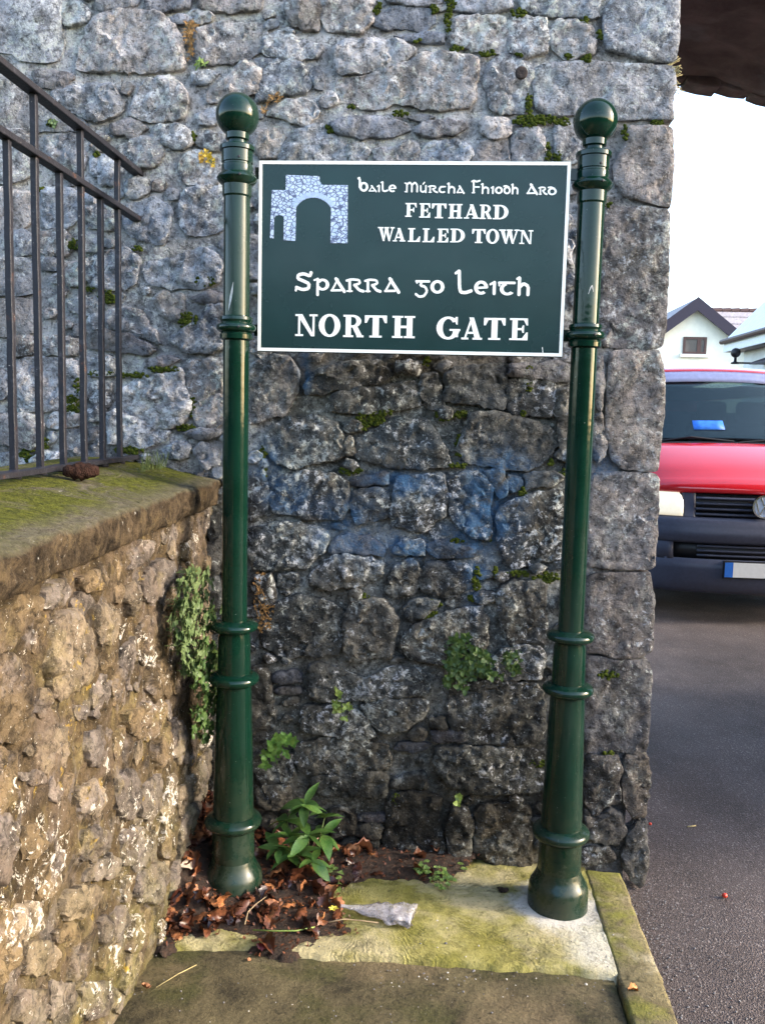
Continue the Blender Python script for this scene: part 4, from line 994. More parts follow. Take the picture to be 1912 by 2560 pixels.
def small_clump(name, label, poly_px, plane, normal, n, size, mat, cat='plant', group=None, depth=.04, stems=True, wratio=.75, stemmat=None, droop=0.0, spread=.9):
    """a leafy clump hugging a surface: stems creep over it, leaves stand off in whorls"""
    xs = [p[0] for p in poly_px]; ys = [p[1] for p in poly_px]; N = Vector(normal)
    cen = plane(sum(xs)/len(xs), sum(ys)/len(ys))
    root = empty(name, cen, label, cat, group); fo = MB(); st = MB(); k = 0; tries = 0; heads = []
    while k < n and tries < n*40:
        tries += 1; q = (rp.uniform(min(xs), max(xs)), rp.uniform(min(ys), max(ys)))
        if not inside(q, poly_px): continue
        base = plane(*q); hgt = depth*rp.random()**1.2; c = base+N*hgt; heads.append((base, c)); k += 1
        a0 = rp.uniform(0, 6.28); m = rp.randint(3, 5)
        side = N.cross(Vector((0, 0, 1))).normalized() if abs(N.z) < .9 else Vector((1, 0, 0)); upv = side.cross(N) if abs(N.z) < .9 else Vector((0, 1, 0))
        if upv.dot(Vector((0, 0, 1))) < 0: upv = -upv
        for j in range(m):
            a = a0+6.283*j/m; d = (side*math.cos(a)+upv*math.sin(a))*spread + N*rp.uniform(.15, .8) - Vector((0, 0, droop))
            L = size*rp.uniform(.6, 1.2); V, F = leaf_pts(L, L*wratio, .25, rp.uniform(.1, .5), 4); R = orient(d, N, rp.uniform(-.4, .4))
            fo.add([c+R @ Vector(v) for v in V], F)
    if stems:
        for i in range(max(3, n//3)):
            b0, c0 = rp.choice(heads); b1, c1 = min(heads, key=lambda h: abs((h[0]-b0).length-.03))
            st.tube([b0-N*.012, b0.lerp(c0, .6), c0.lerp(c1, .5)+N*.003, c1], .0011, 5)
        st.obj('stem', stemmat or M['stem'], root, centre=False)['kind'] = 'stuff'
    fo.obj('foliage', mat, root, True, centre=False)['kind'] = 'stuff'
    return root
def T(t, *xy): return [TP(t, x, y) for x, y in pairs(list(xy))]
onl = lambda px, py: on_x(px, py, -.715)
small_clump('wall_pellitory', 'bushy pale green pellitory hanging from the low wall beside the left post', T('02',1120,420,1200,350,1270,380,1280,520,1260,700,1240,900,1220,1040,1160,1050,1090,920,1080,780,1090,620,1110,480), onl, (1, 0, 0), 230, .020, M['pell'], depth=.05)
small_clump('wall_pellitory', 'straggling green creeper in the corner behind the left post', T('02',1270,640,1330,600,1365,620,1330,780,1300,830,1380,850,1400,1000,1450,1030,1420,1070,1340,1060,1390,1170,1390,1300,1340,1330,1340,1460,1260,1500,1220,1400,1230,1280,1260,1180,1200,1060,1230,900), lambda x, y: on_x(x, y, -.700), (1, -.2, 0), 190, .019, M['pell_dark'], depth=.04)
small_clump('wall_plant', 'spreading green clump rooted in a joint near the right post', T('12',1210,900,1270,780,1350,780,1430,840,1480,900,1520,950,1530,1040,1430,1040,1340,1110,1180,1090,1240,1000), on_wall, (0, -1, 0), 120, .019, M['pell_dark'], depth=.06)
small_clump('wall_plant', 'thin green sprigs behind the right post, beside the spreading clump', T('12',1560,880,1650,870,1700,900,1690,1040,1640,1080,1560,1060,1600,960), on_wall, (0, -1, 0), 24, .016, M['pell_dark'], depth=.05)
small_clump('wall_plant', 'small bright green sprig on the middle of the wall face', T('12',490,1250,520,1140,570,1140,580,1220,640,1250,630,1290,570,1310), on_wall, (0, -1, 0), 14, .016, M['weed'], depth=.045)
small_clump('wall_plant', 'broad-leaved sprig just right of the left post, low on the wall', T('12',20,1560,110,1460,160,1390,260,1410,260,1500,190,1530,160,1590,60,1600), on_wall, (0, -1, 0), 18, .024, M['leaf'], depth=.06)
small_clump('dry_plant', 'dried orange-brown seed heads clinging beside the left post', T('12',0,380,60,380,100,500,135,640,120,740,40,760,0,740), on_wall, (0, -1, 0), 90, .007, M['dry'], depth=.03, stemmat=M['dry'], wratio=.8)
small_clump('dry_plant', 'withered brown tuft in a joint high on the wall', T('00',1180,150,1280,150,1275,260,1255,380,1215,380,1200,260), on_wall, (0, -1, 0), 34, .014, M['dry'], depth=.03, stemmat=M['dry'], wratio=.3, droop=.8)
small_clump('wall_plant', 'tiny star-leaved seedling under the withered tuft', T('00',1280,380,1350,380,1350,430,1280,430), on_wall, (0, -1, 0), 4, .016, M['weed'], depth=.02, wratio=.4)
small_clump('wall_plant', 'tiny green tuft on the wall behind the railing', T('00',315,790,375,790,375,830,315,830), on_wall, (0, -1, 0), 5, .012, M['pell'], depth=.02)
small_clump('wall_plant', 'small yellow-flowered weed left of the left post top', T('00',1300,990,1350,975,1400,1040,1380,1080,1310,1060), on_wall, (0, -1, 0), 14, .011, M['yellow'], depth=.03)
small_clump('dry_plant', 'wisp of dry orange growth by the left post ball', T('10',30,690,130,600,170,610,150,660,60,740), on_wall, (0, -1, 0), 14, .010, M['dry'], depth=.02, stemmat=M['dry'], wratio=.4)
small_clump('wall_plant', 'pair of round pale leaves low on the wall', T('13',1240,180,1310,170,1320,215,1245,220), on_wall, (0, -1, 0), 3, .018, M['weed'], depth=.02, wratio=.95)
ong = lambda px, py: on_z(px, py, .016)
small_clump('weed', 'pale round-leaved weed in the dead leaves beside the broad plant', T('13',440,690,500,660,555,690,550,790,510,830,460,760), ong, (0, -.3, 1), 16, .011, M['weed'], depth=.05, wratio=1.0, spread=1.3)
small_clump('weed', 'low patch of small green weeds at the foot of the wall', T('13',1120,690,1200,680,1285,710,1270,790,1200,800,1130,740), ong, (0, -.3, 1), 40, .009, M['weed'], depth=.035, wratio=1.0, spread=1.3)
small_clump('weed', 'little upright weed left of the green patch under the wall', T('13',1020,660,1100,650,1110,740,1060,760), ong, (0, -.3, 1), 14, .012, M['weed'], depth=.055, wratio=.9, spread=1.2)
small_clump('weed', 'single sprig of cress right of the green patch under the wall', T('13',1290,640,1340,630,1345,680,1300,680), ong, (0, -.3, 1), 4, .012, M['weed'], depth=.03, wratio=.9, spread=1.2)
# feathery weed at the end of the coping
root = empty('coping_weed', on_x(*TP('01', 990, 1380), -.90), 'feathery pale green weed where the coping meets the wall', 'plant'); st = MB(); fo = MB()
for i in range(34):
    p = on_x(*TP('01', rp.uniform(900, 1080), rp.uniform(1340, 1395)), -.90); p.y = min(p.y, -.02); p.z = 1.262
    tip = p+Vector((rp.uniform(-.02, .02), rp.uniform(-.02, .01), rp.uniform(.02, .085))); st.tube([p-Vector((0, 0, .01)), p.lerp(tip, .5)+Vector((rp.uniform(-.004, .004), 0, 0)), tip], [.0012, .001, .0006], 5)
    for j in range(12):
        q = p.lerp(tip, rp.uniform(.2, 1)); V, F = leaf_pts(rp.uniform(.006, .013), .0022, .1, .2, 3); R = orient((rp.uniform(-1, 1), rp.uniform(-1, .3), rp.uniform(.1, 1))); fo.add([q+R @ Vector(v) for v in V], F)
st.obj('stem', M['stem'], root, centre=False); fo.obj('foliage', M['pell'], root, True, centre=False)
# dry grass wisps sticking out of the corner joint
root = empty('dry_grass_tuft', on_wall(*TP('20', 1070, 500)), 'wisps of dry yellow grass at the wall corner under the arch', 'grass'); st = MB()
for i in range(22):
    p = on_wall(*TP('20', rp.uniform(1060, 1074), rp.uniform(420, 600))); e = p+Vector((rp.uniform(.004, .026), rp.uniform(-.01, .01), rp.uniform(-.012, .03))); st.tube([p-Vector((.02, 0, 0)), p.lerp(e, .6)+Vector((0, 0, .004)), e], [.0011, .001, .0016], 5)
st.obj('blade', M['straw'], root, centre=False)
# cushions of moss in the joints
mo = MB(); RM = random.Random(3)
MOSS = {'10': '1240,130,16,60 1150,60,18,20 1290,318,28,16 1490,345,40,14 780,50,18,28 475,830,24,22 1260,20,30,26 1040,268,20,8 930,735,40,14 620,690,16,10', '20': '60,85,34,18 585,235,18,22 390,370,22,14 500,378,30,16 130,680,14,55 110,785,60,26 230,775,60,20 250,1000,12,55 310,1010,18,45 960,795,34,12 740,860,14,36 60,358,30,10 490,140,20,20 350,790,40,16 630,1320,18,12',
 '11': '740,1050,70,34 690,1090,30,24 840,1010,40,14 1215,1020,40,30 1320,1020,40,16 1310,1230,18,50 1300,1352,40,12 45,1290,16,45 60,1380,12,30 610,1385,50,20 1100,680,18,24 720,250,1,1', '12': '1285,188,44,9 1420,430,18,60 1100,660,50,20 1545,390,10,36 700,540,36,10 1150,590,30,16 1500,180,12,14 1385,560,14,20', '21': '130,850,14,26 90,1020,18,14 95,1520,22,20 270,1340,10,20 340,1400,14,20 130,720,20,16',
 '01': '470,960,46,40 700,265,44,30 560,215,40,12 505,850,14,45 1330,160,50,26 1215,420,46,40 1240,970,14,50 1200,1105,44,20 840,1255,70,18 190,1285,40,30 1050,730,80,14 860,770,70,12 300,1215,16,30 660,760,60,12', '00': '460,1575,44,30 880,1610,30,14 270,1225,20,14 1255,880,12,24 340,800,22,16 630,1000,20,14', '22': '60,398,56,14 235,420,60,26 640,1050,50,20 650,1555,30,12 180,1620,50,16', '13': '900,200,20,30'}
for t, s in MOSS.items():
    for it in s.split():
        x, y, rx, ry = [float(q) for q in it.split(',')]
        for k in range(max(5, int(rx*ry/22))):
            a, rr = RM.uniform(0, 6.28), RM.random()**.6*1.45; c = on_wall(*TP(t, x+rx*rr*math.cos(a), y+ry*rr*math.sin(a)))
            r = RM.uniform(.003, .0075); c = c+Vector((0, -.003, 0)); b0 = len(mo.v); nl = 8
            for i, ph in enumerate((0, .5, 1.0, 1.35)):
                for j in range(nl):
                    q = 2*math.pi*j/nl; rd = r*math.cos(ph)*(1+.35*noise.noise(Vector((c.x*200+j, c.z*200, i)))); mo.v.append(c+Vector((rd*math.cos(q), -r*.85*math.sin(ph)*RM.uniform(.85, 1.1), rd*.8*math.sin(q))))
            for i in range(3):
                for j in range(nl): mo.f.append((b0+i*nl+j, b0+i*nl+(j+1) % nl, b0+(i+1)*nl+(j+1) % nl, b0+(i+1)*nl+j))
            mo.f.append(tuple(b0+3*nl+j for j in range(nl)))
o = mo.obj('moss', M['moss'], gate, True, centre=False); o['kind'] = 'stuff'

# ------------------------------------------------------------------ soil and fallen leaves at the foot of the wall
DR = [(395, 2380), (470, 2345), (560, 2335), (640, 2368), (720, 2390), (800, 2352), (905, 2332), (875, 2290), (850, 2232), (935, 2200), (1080, 2212), (1140, 2200), (1170, 2168), (1195, 2120), (1000, 2115), (700, 2100), (480, 2090), (380, 2250)]
drg = [tuple(on_z(*p, .016))[:2] for p in DR]
drg = [(x, min(y, -.055)) for x, y in drg]
def pile(x, y):
    k = smooth01((y+.60)/.30); c = .155*k*math.exp(-max(0, x+.74)/.13) + .035*k*math.exp(-max(0, -.07-y)/.10) + .012
    f = smooth01(seg_dist((x, y), drg)/.07) if inside((x, y), drg) else 0
    if x < -.66 or y > -.16: f = max(f, smooth01(min(1, (y+.62)/.08)) if x < -.66 else (f if x > .15 else max(f, .8)))
    return .014 + c*f - (.012 if f == 0 else 0)
m = MB(); g = .010; x0, x1, y0, y1 = -.76, .20, -.66, -.055; nx, ny = int((x1-x0)/g), int((y1-y0)/g); P = []
for j in range(ny+1):
    P.append([(x0+i*g, y0+j*g, pile(x0+i*g, y0+j*g) + .006*fn((x0+i*g, y0+j*g, 1), 30, 4) - .003) for i in range(nx+1)])
m.grid(P); m.f = [f for f in m.f if any(inside((m.v[q].x, m.v[q].y), drg) for q in f)]; o = m.obj('soil', M['soil'], None, True, centre=False); o['kind'] = 'stuff'; tag(o, 'dark wet leaf mould heaped in the corner behind the left post', 'soil')
M['dead'] = None
def dead_material():
    t = NT('dead_beech_leaf'); oi = t.n('ShaderNodeObjectInfo'); r = oi.outputs['Random']
    c = t.mix(t.rng(r, .1, .75), (.034, .012, .008), (.145, .050, .020)); c = t.mix(t.rng(r, .70, 1.0), c, (.36, .145, .052))
    c = t.scale(c, t.rng(t.noise(60, 5, .65), .32, .68, .45, 1.4))
    return t.done(c, t.rng(r, 0, 1, .22, .55), .45, t.bump(t.noise(110, 4), .002, .7))
M['dead'] = dead_material()
RL = random.Random(9)
def dead_leaf_mesh(i):
    L, W = RL.uniform(.036, .062), RL.uniform(.020, .036); n = 7; V = []; F = []; cu = RL.uniform(-1.6, 1.6); tw = RL.uniform(-.8, .8); cp = RL.uniform(-.5, 1.4)
    for k in range(n+1):
        t = k/n; w = W*(math.sin(math.pi*(t*.94+.03))**.8)*(1+.16*(-1)**k); a = cu*(t-.5); x = L*(math.sin(a)/cu*1.0 if abs(cu) > .1 else (t-.5)); z = L*((1-math.cos(a))/cu if abs(cu) > .1 else 0)
        for s in (-1, -.5, 0, .5, 1):
            yy = s*w/2; zz = cp*abs(s)**1.5*w*.5 + .003*math.sin(k*2.1+s*3)
            th = tw*(t-.5); V.append((x, yy*math.cos(th)-zz*math.sin(th), z+yy*math.sin(th)+zz*math.cos(th)))
    for k in range(n):
        for s in range(4): a = k*5+s; F.append((a, a+1, a+6, a+5))
    V2 = V+[(x, y, z-.0007) for x, y, z in V]; N = len(V); F2 = F+[tuple(q+N for q in f[::-1]) for f in F]
    me = bpy.data.meshes.new('dead_leaf'); me.from_pydata(V2, [], F2); me.update(); me.materials.append(M['dead']); me.polygons.foreach_set('use_smooth', [True]*len(me.polygons)); return me
DLM = [dead_leaf_mesh(i) for i in range(14)]
def clear_of_posts(x, y, r=.10): return math.hypot(x-PL[0], y-PL[1]) > r and math.hypot(x-PR_[0], y-PR_[1]) > r
k = 0; tries = 0
while k < 230 and tries < 20000:
    tries += 1; u = RL.random(); x = -.745+.98*u**1.6; y = RL.uniform(-.62, -.09)
    if not inside((x, y), drg) or seg_dist((x, y), drg) < .012: continue
    if not clear_of_posts(x, y, .105): continue
    if x > -.20 and RL.random() < .75: continue
    o = bpy.data.objects.new('dead_leaf', DLM[k % 14]); COL.objects.link(o)
    s = RL.uniform(.75, 1.4); o.scale = (s, s, s); o.rotation_euler = (RL.gauss(0, .55), RL.gauss(0, .55), RL.uniform(0, 6.28)); o.location = (x, y, pile(x, y)+RL.uniform(.002, .016))
    tag(o, 'curled brown dead leaf in the drift round the left post', 'leaf', 'dead leaves drifted into the corner'); k += 1
# crumbs of leaf and twig between them
m = MB()
for i in range(1500):
    x, y = RL.uniform(-.75, .18), RL.uniform(-.64, -.06)
    if not inside((x, y), drg) and not (seg_dist((x, y), drg) < .02 and RL.random() < .4): continue
    V, F = leaf_pts(RL.uniform(.006, .02), RL.uniform(.003, .010), RL.uniform(-.5, .5), RL.uniform(-.6, .6), 3); R = orient((RL.uniform(-1, 1), RL.uniform(-1, 1), RL.uniform(-.3, .5))); p = Vector((x, y, pile(x, y)+RL.uniform(.0, .006))); m.add([p+R @ Vector(v) for v in V], F)
o = m.obj('leaf_crumbs', M['dead'], None, True, centre=False); o['kind'] = 'stuff'; tag(o, 'broken brown leaf crumbs spread over the wet soil', 'leaf litter')
def one_leaf(px, py, z, label, mat, sc=1.0, rot=0.0, tilt=(.1, .2), mesh=3, cat='leaf'):
    p = on_z(px, py, z); me = DLM[mesh].copy(); me.materials.clear(); me.materials.append(mat); o = bpy.data.objects.new('fallen_leaf', me); COL.objects.link(o)
    o.location = p+Vector((0, 0, .006)); o.scale = (sc,)*3; o.rotation_euler = (*tilt, rot); return tag(o, label, cat)
M['orange'] = plain('orange_leaf', (.48, .20, .055), .5, .4, .25, 60); M['red'] = plain('dark_red_leaf', (.19, .030, .026), .4, .4, .3, 60); M['pale'] = plain('pale_dead_leaf', (.42, .33, .25), .6, .3, .2, 60); M['tan'] = plain('tan_leaf', (.30, .14, .07), .5, .3, .25, 60)
one_leaf(*TP('23', 800, 1440), .016, 'single orange leaf lying on the kerb stone', M['orange'], .75, .2)
one_leaf(*TP('13', 40, 1160), .016, 'dark red leaf at the front edge of the pad', M['red'], .72, .1, (.4, .2), 5)
one_leaf(*TP('03', 1610, 1245), .0, 'small tan leaf lying on the pavement below the pad', M['tan'], .42, 1.4, (.5, .3), 6)
one_leaf(*TP('03', 1215, 640), .12, 'pale grey curled leaf in the drift beside the low wall', M['pale'], .9, .8, (.6, .5), 7)
one_leaf(*TP('03', 940, 1430), .0, 'curled orange-brown leaf at the foot of the low wall', M['tan'], .85, 2.4, (.5, .1), 8)
one_leaf(*TP('13', 245, 880), .03, 'bright orange leaf scrap in front of the left post', M['orange'], .40, 2.0, (.2, .5), 9)
# fallen twigs
M['twig'] = plain('pale_twig', (.26, .19, .11), .7, .3, .25, 50)
def twig(name, label, pts, r, mat, cat='twig'):
    m = MB(); m.tube(pts, r, 6); o = m.obj(name, mat, None, True); return tag(o, label, cat)
def gp(t, x, y, z): return on_z(*TP(t, x, y), z)
twig('twig', 'forked pale twig arching out of the leaves by the left post', [gp('03', 1580, 1010, .04), gp('03', 1600, 930, .055), gp('03', 1650, 880, .06), gp('13', 80, 820, .05)], [.0022, .002, .0018, .001], M['twig'])
twig('plant_runner', 'long trailing green stem with small leaves across the litter', [gp('13', -20, 1045, .03), gp('13', 120, 1052, .034), gp('13', 260, 1050, .034), gp('13', 385, 1025, .03)], [.002]*4, M['weed'], 'plant stem')
twig('straw', 'single straw lying on the pavement near the low wall', [gp('03', 1010, 1415, .003), gp('03', 1150, 1330, .005), gp('03', 1270, 1270, .004)], .0010, M['straw'], 'straw')
twig('straw', 'short pale straw lying on the tarmac', [gp('23', 1150, 378, -.037), gp('23', 1203, 372, -.037)], .0022, M['straw'], 'straw')
twig('twig', 'thin brown twig sticking out of the low wall base', [gp('03', 950, 905, .06)+Vector((-.01, 0, 0)), gp('03', 1020, 880, .07), gp('03', 1085, 865, .08)], .0016, M['rust'])
twig('twig', 'bent dry twig on the mossy coping near the railing foot', [on_z(*TP('01', 630, 1362), 1.275), on_z(*TP('01', 700, 1358), 1.277), on_z(*TP('01', 790, 1365), 1.274)], .0013, M['straw'])
# broad-leaved plant
c = gp('13', 320, 640, .03); root = empty('broad_leaved_plant', c, 'glossy broad-leaved green plant growing from the dead leaves right of the left post', 'plant'); st = MB()
LV = []
for s in range(3):
    V, F = leaf_pts(1, .34+.06*s, .35, .18+.12*s, 8, .9); V = V+[(x, y, z-.006) for x, y, z in V]; n0 = len(V)//2; F = F+[tuple(q+n0 for q in f[::-1]) for f in F]
    me = bpy.data.meshes.new('leaf'); me.from_pydata(V, [], F); me.update(); me.materials.append(M['leaf']); me.polygons.foreach_set('use_smooth', [True]*len(me.polygons)); LV.append(me)
heads = [(-.060, -.01, .155), (-.005, .0, .205), (.060, -.015, .175), (.015, -.045, .13), (-.080, -.04, .075), (.055, .0, .11), (-.02, -.06, .07), (.03, -.06, .055), (-.045, -.03, .11)]
for hx, hy_, hz in heads:
    h = c+Vector((hx, hy_, hz)); st.tube([c-Vector((0, 0, .03)), c.lerp(h, .5)+Vector((hx*.2, 0, .01)), h], [.0035, .003, .002], 7)
    m = rp.randint(5, 7); a0 = rp.uniform(0, 6.28)
    for j in range(m):
        a = a0+6.283*j/m+rp.uniform(-.2, .2); L = rp.uniform(.058, .092); d = Vector((math.cos(a), math.sin(a)*.8-.15, rp.uniform(-.35, .9)))
        o = bpy.data.objects.new('leaf', LV[j % 3]); COL.objects.link(o); o.rotation_mode = 'QUATERNION'; o.rotation_quaternion = orient(d, (0, 0, 1), rp.uniform(-.5, .5)).to_quaternion(); o.scale = (L, L, L); o.location = h; child(o, root)
st.obj('stem', M['stem'], root, True, centre=False)
# ------------------------------------------------------------------ litter, pebbles, berries, lump on the coping
def wrap_material():
    t = NT('crumpled_clear_film'); n = t.noise(55, 6, .7, .6)
    c = t.mix(t.rng(n, .35, .65), (.26, .23, .25), (.62, .60, .63))
    m = t.done(c, .22, .6, t.bump(n, .006, 1.0)); tr = t.n('ShaderNodeBsdfTransparent'); mx = t.n('ShaderNodeMixShader'); t.l(t.rng(t.noise(30, 4), .35, .65, .25, .70), mx.inputs[0])
    t.l(t.b.outputs[0], mx.inputs[1]); t.l(tr.outputs[0], mx.inputs[2]); t.l(mx.outputs[0], t.out.inputs[0]); return m
M['film'] = wrap_material()
A0, A1 = gp('13', 540, 895, .03), gp('13', 1010, 985, .020); ax = (A1-A0); Ln = ax.length; ax.normalize(); sdv = Vector((-ax.y, ax.x, 0)); m = MB(); P = []
for i in range(25):
    t = i/24; r = .006+.046*smooth01(t*1.05)*(1-.25*max(0, t-.8)*5*.6); row = []
    for k in range(21):
        q = 2*math.pi*k/20; p = A0+ax*(Ln*t); n_ = 1+.45*fn((t*6, math.cos(q)*1.3, math.sin(q)*1.3), 1.3, 3)
        row.append(p+sdv*(r*1.05*math.cos(q)*n_)+Vector((0, 0, 1))*(r*.30*math.sin(q)*n_+r*.24+.002)+ax*(.012*fn((t, q, 3), 2, 2)))
    P.append(row)
m.grid(P); m.f.append(tuple(24*21+k for k in range(20)))
o = m.obj('plastic_wrapper', M['film'], None, True); tag(o, 'crumpled clear plastic flower wrapper lying on the pad', 'wrapper')
twig('flower_stem', 'cut brown flower stalk sticking out of the plastic wrapper', [gp('13', 470, 995, .034), gp('13', 570, 975, .032), gp('13', 680, 985, .028), gp('13', 790, 1000, .026)], [.0022, .002, .002, .002], M['twig'], 'stem')
c = gp('13', 500, 915, .035); m = MB()
for j in range(6):
    V, F = leaf_pts(.016, .010, .3, .2, 3); R = orient((math.cos(j), math.sin(j), .6)); m.add([c+R @ Vector(v) for v in V], F)
M['petal'] = plain('yellow_petal', (.70, .58, .08), .6, .3, .15, 80); tag(m.obj('yellow_petals', M['petal'], None, True), 'scrap of bright yellow petals beside the wrapper tip', 'petals')
def pebble(m, p, r, rs_):
    bm = bmesh.new(); bmesh.ops.create_icosphere(bm, subdivisions=1, radius=r); sx, sy, sz = rs_.uniform(.7, 1.3), rs_.uniform(.7, 1.3), rs_.uniform(.5, .8)
    m.add([p+Vector((v.co.x*sx, v.co.y*sy, v.co.z*sz))*(1+.2*noise.noise(v.co*300)) for v in bm.verts], [tuple(v.index for v in f.verts) for f in bm.faces]); bm.free()
M['grit'] = plain('grey_grit', (.14, .135, .14), .6, .4, .5, 400); M['grit_pale'] = plain('pale_grit', (.40, .38, .34), .6, .4, .3, 400)
for mat, nme, lab, cnt in ((M['grit'], 'dark_grit', 'small dark chippings scattered along the pad edge', 110), (M['grit_pale'], 'pale_grit', 'small pale chippings scattered over the pavement', 45)):
    m = MB()
    for i in range(cnt):
        if RL.random() < .55: px, py = RL.uniform(930, 1520), 2425+abs(RL.gauss(8, 26))
        else: px, py = RL.uniform(330, 1540), RL.uniform(2300, 2560)
        p = on_z(px, py, .0)
        if abs(p.y+.626) < .03 and RL.random() < .5: continue
        z = .016 if p.y > -.62 else 0.0; p.z = z+.001
        pebble(m, p, RL.uniform(.0012, .0028)*(1.7 if RL.random() < .12 else 1), RL)
    o = m.obj(nme, mat, None, True, centre=False); o['kind'] = 'stuff'; tag(o, lab, 'grit')
m = MB()
for i in range(420):
    x = KX1+.004+abs(RL.gauss(0, .10)); y = RL.uniform(-1.2, -.05); pebble(m, Vector((x, y, -.040)), RL.uniform(.0012, .0034), RL)
o = m.obj('kerb_grit', M['grit'], None, True, centre=False); o['kind'] = 'stuff'; tag(o, 'loose grey grit gathered along the kerb foot', 'grit')
M['berry'] = plain('red_berry', (.55, .045, .02), .3, .5, .2, 200)
for (x, y), lab in (((910, 360), 'small red berry on the tarmac close to the wall corner'), ((1390, 822), 'larger red berry on the open tarmac')):
    m = MB(); c = gp('23', x, y, -.033); r = .0085 if x > 1000 else .006
    m.lathe([(c.z-r*math.cos(math.radians(a))*.92, max(.0004, r*math.sin(math.radians(a)))) for a in range(4, 181, 16)] + [(c.z+r*.80, .001)], c.x, c.y, 14); tag(m.obj('berry', M['berry'], None, True), lab, 'berry')
# the dark lump lying by the railing
p = on_z(*TP('01', 525, 1418), 1.284); m = MB(); P = []
for i in range(17):
    t = i/16; row = []; rr = .025*math.sin(math.pi*(.06+.88*t))**.5
    for k in range(13):
        q = 2*math.pi*k/12; n_ = 1+.30*fn((t*5, math.cos(q), math.sin(q)), 1.6, 3); row.append(p+Vector((.020, .050, 0))*0+Vector((.075*(t-.5), .045*(t-.5), rr*n_*math.sin(q)*.85+.012))+Vector((-.5, .85, 0))*(rr*n_*math.cos(q)))
    P.append(row)
m.grid(P); m.f.append(tuple(range(12))); m.f.append(tuple(16*13+k for k in range(12)))
M['lump'] = plain('dark_fibrous_brown', (.030, .015, .011), .95, .1, .5, 70, bump=.012); tag(m.obj('brown_lump', M['lump'], None, True), 'dark brown rough lump lying on the mossy coping', 'lump')
# clod by the right post
p = gp('13', 1590, 790, .02); m = MB(); [pebble(m, p+Vector((RL.gauss(0, .008), RL.gauss(0, .006), .002)), RL.uniform(.005, .010), RL) for _ in range(9)]
tag(m.obj('soil_clod', M['soil'], None, True), 'small dark clod of earth on the pad left of the right post', 'soil')
# ------------------------------------------------------------------ the red van beyond the arch
M['van_red'] = None
def car_paint(name, col):
    t = NT(name); c = t.scale(col, t.rng(t.noise(4, 3), .3, .7, .94, 1.06)); m = t.done(c, t.rng(t.noise(30, 4), .3, .7, .16, .26), .5); t.b.inputs['Coat Weight'].default_value = 1.0; t.b.inputs['Coat IOR'].default_value = 1.5; t.b.inputs['Coat Roughness'].default_value = .06; return m
M['van_red'] = car_paint('red_van_paint', (.55, .006, .014))
M['van_plastic'] = plain('dark_bumper_plastic', (.045, .050, .078), .42, .4, .12, 40)
M['van_black'] = plain('black_trim', (.010, .010, .012), .45, .4, .2, 60)
def glass_material():
    t = NT('tinted_windscreen'); m = t.done((.012, .016, .018), .03, .5); tr = t.n('ShaderNodeBsdfTransparent'); tr.inputs[0].default_value = (.38, .46, .45, 1)
    fr = t.n('ShaderNodeFresnel'); fr.inputs[0].default_value = 1.5; t.b.inputs['Roughness'].default_value = .03
    gl = t.n('ShaderNodeBsdfGlossy'); gl.inputs['Roughness'].default_value = .03
    mx = t.n('ShaderNodeMixShader'); t.l(t.math('MULTIPLY', fr.outputs[0], t.rng(t.noise(3, 2), .3, .7, .40, .46)), mx.inputs[0]); t.l(tr.outputs[0], mx.inputs[1]); t.l(gl.outputs[0], mx.inputs[2]); t.l(mx.outputs[0], t.out.inputs[0]); return m
M['glass'] = glass_material()
M['lens'] = plain('lit_headlight_lens', (.85, .80, .68), .12, .6, .06, 30); _b = M['lens'].node_tree.nodes['Principled BSDF']; _b.inputs['Emission Color'].default_value = (1, .88, .66, 1); _b.inputs['Emission Strength'].default_value = .12
M['chrome'] = plain('chrome', (.80, .82, .86), .12, .5, .05, 40, metal=1.0)
M['plate'] = plain('number_plate_white', (.62, .63, .63), .4, .4, .05, 30); M['plate_blue'] = plain('plate_blue', (.02, .13, .50), .4, .4, .1, 30); M['plate_ink'] = plain('plate_black', (.02, .02, .02), .5, .3, .1, 30)
M['tyre'] = plain('tyre_rubber', (.018, .018, .018), .85, .2, .2, 60); M['rim'] = plain('wheel_silver', (.42, .42, .43), .35, .5, .1, 40, metal=.8); M['seat'] = plain('dark_seat_cloth', (.016, .016, .020), .9, .1, .3, 60); M['card'] = plain('blue_card', (.03, .17, .62), .5, .3, .25, 25)
M['badge'] = plain('badge_chrome_sheen', (.62, .68, .80), .25, .6, .08, 40)  # pale non-metal colour stands in for the bright reflection in a chrome disc
M['roof_sheen'] = plain('roof_sky_sheen', (.30, .31, .46), .18, .6, .1, 20)
VX, VY, VZ = 2.36, 3.75, -.042
van = empty('van', (VX, VY, VZ), 'red van with grey bumper driving up the road beyond the arch', 'van')
def hw(z): return .945 - (.05*max(0, (.55-z)/.3) if z < .55 else 0) - .17*max(0, (z-1.15)/.85)**1.35
def sweep(t, z): return (.13*abs(t)**2.2 + .20*abs(t)**7)*(1.0 if z < 1.3 else .8)
def VP(t, y, z): return Vector((VX+t*hw(z), VY+y+sweep(t, z), VZ+z-(.035*t*t if z > 1.05 else 0)))
def panel(name, prof, t0, t1, mat, nt_=28, off=0.0, th=.012, edge=None, parent=None, sm=True):
    """strip of the van's front skin between two side positions; prof lists (y, z)"""
    m = MB(); P = []
    for (y, z) in prof:
        row = []
        for i in range(nt_+1):
            s = i/nt_; a, b_ = t0, t1
            if edge: a, b_ = edge(z)
            row.append(VP(a+(b_-a)*s, y-off, z))
        P.append(row)
    m.grid(P); o = m.obj(name, mat, parent or van, sm); k = o.modifiers.new('thick', 'SOLIDIFY'); k.thickness = th; k.offset = 0; return o
bump_prof = [(.16, .22), (.08, .235), (.035, .27), (.015, .33), (.008, .42), (.008, .50)]
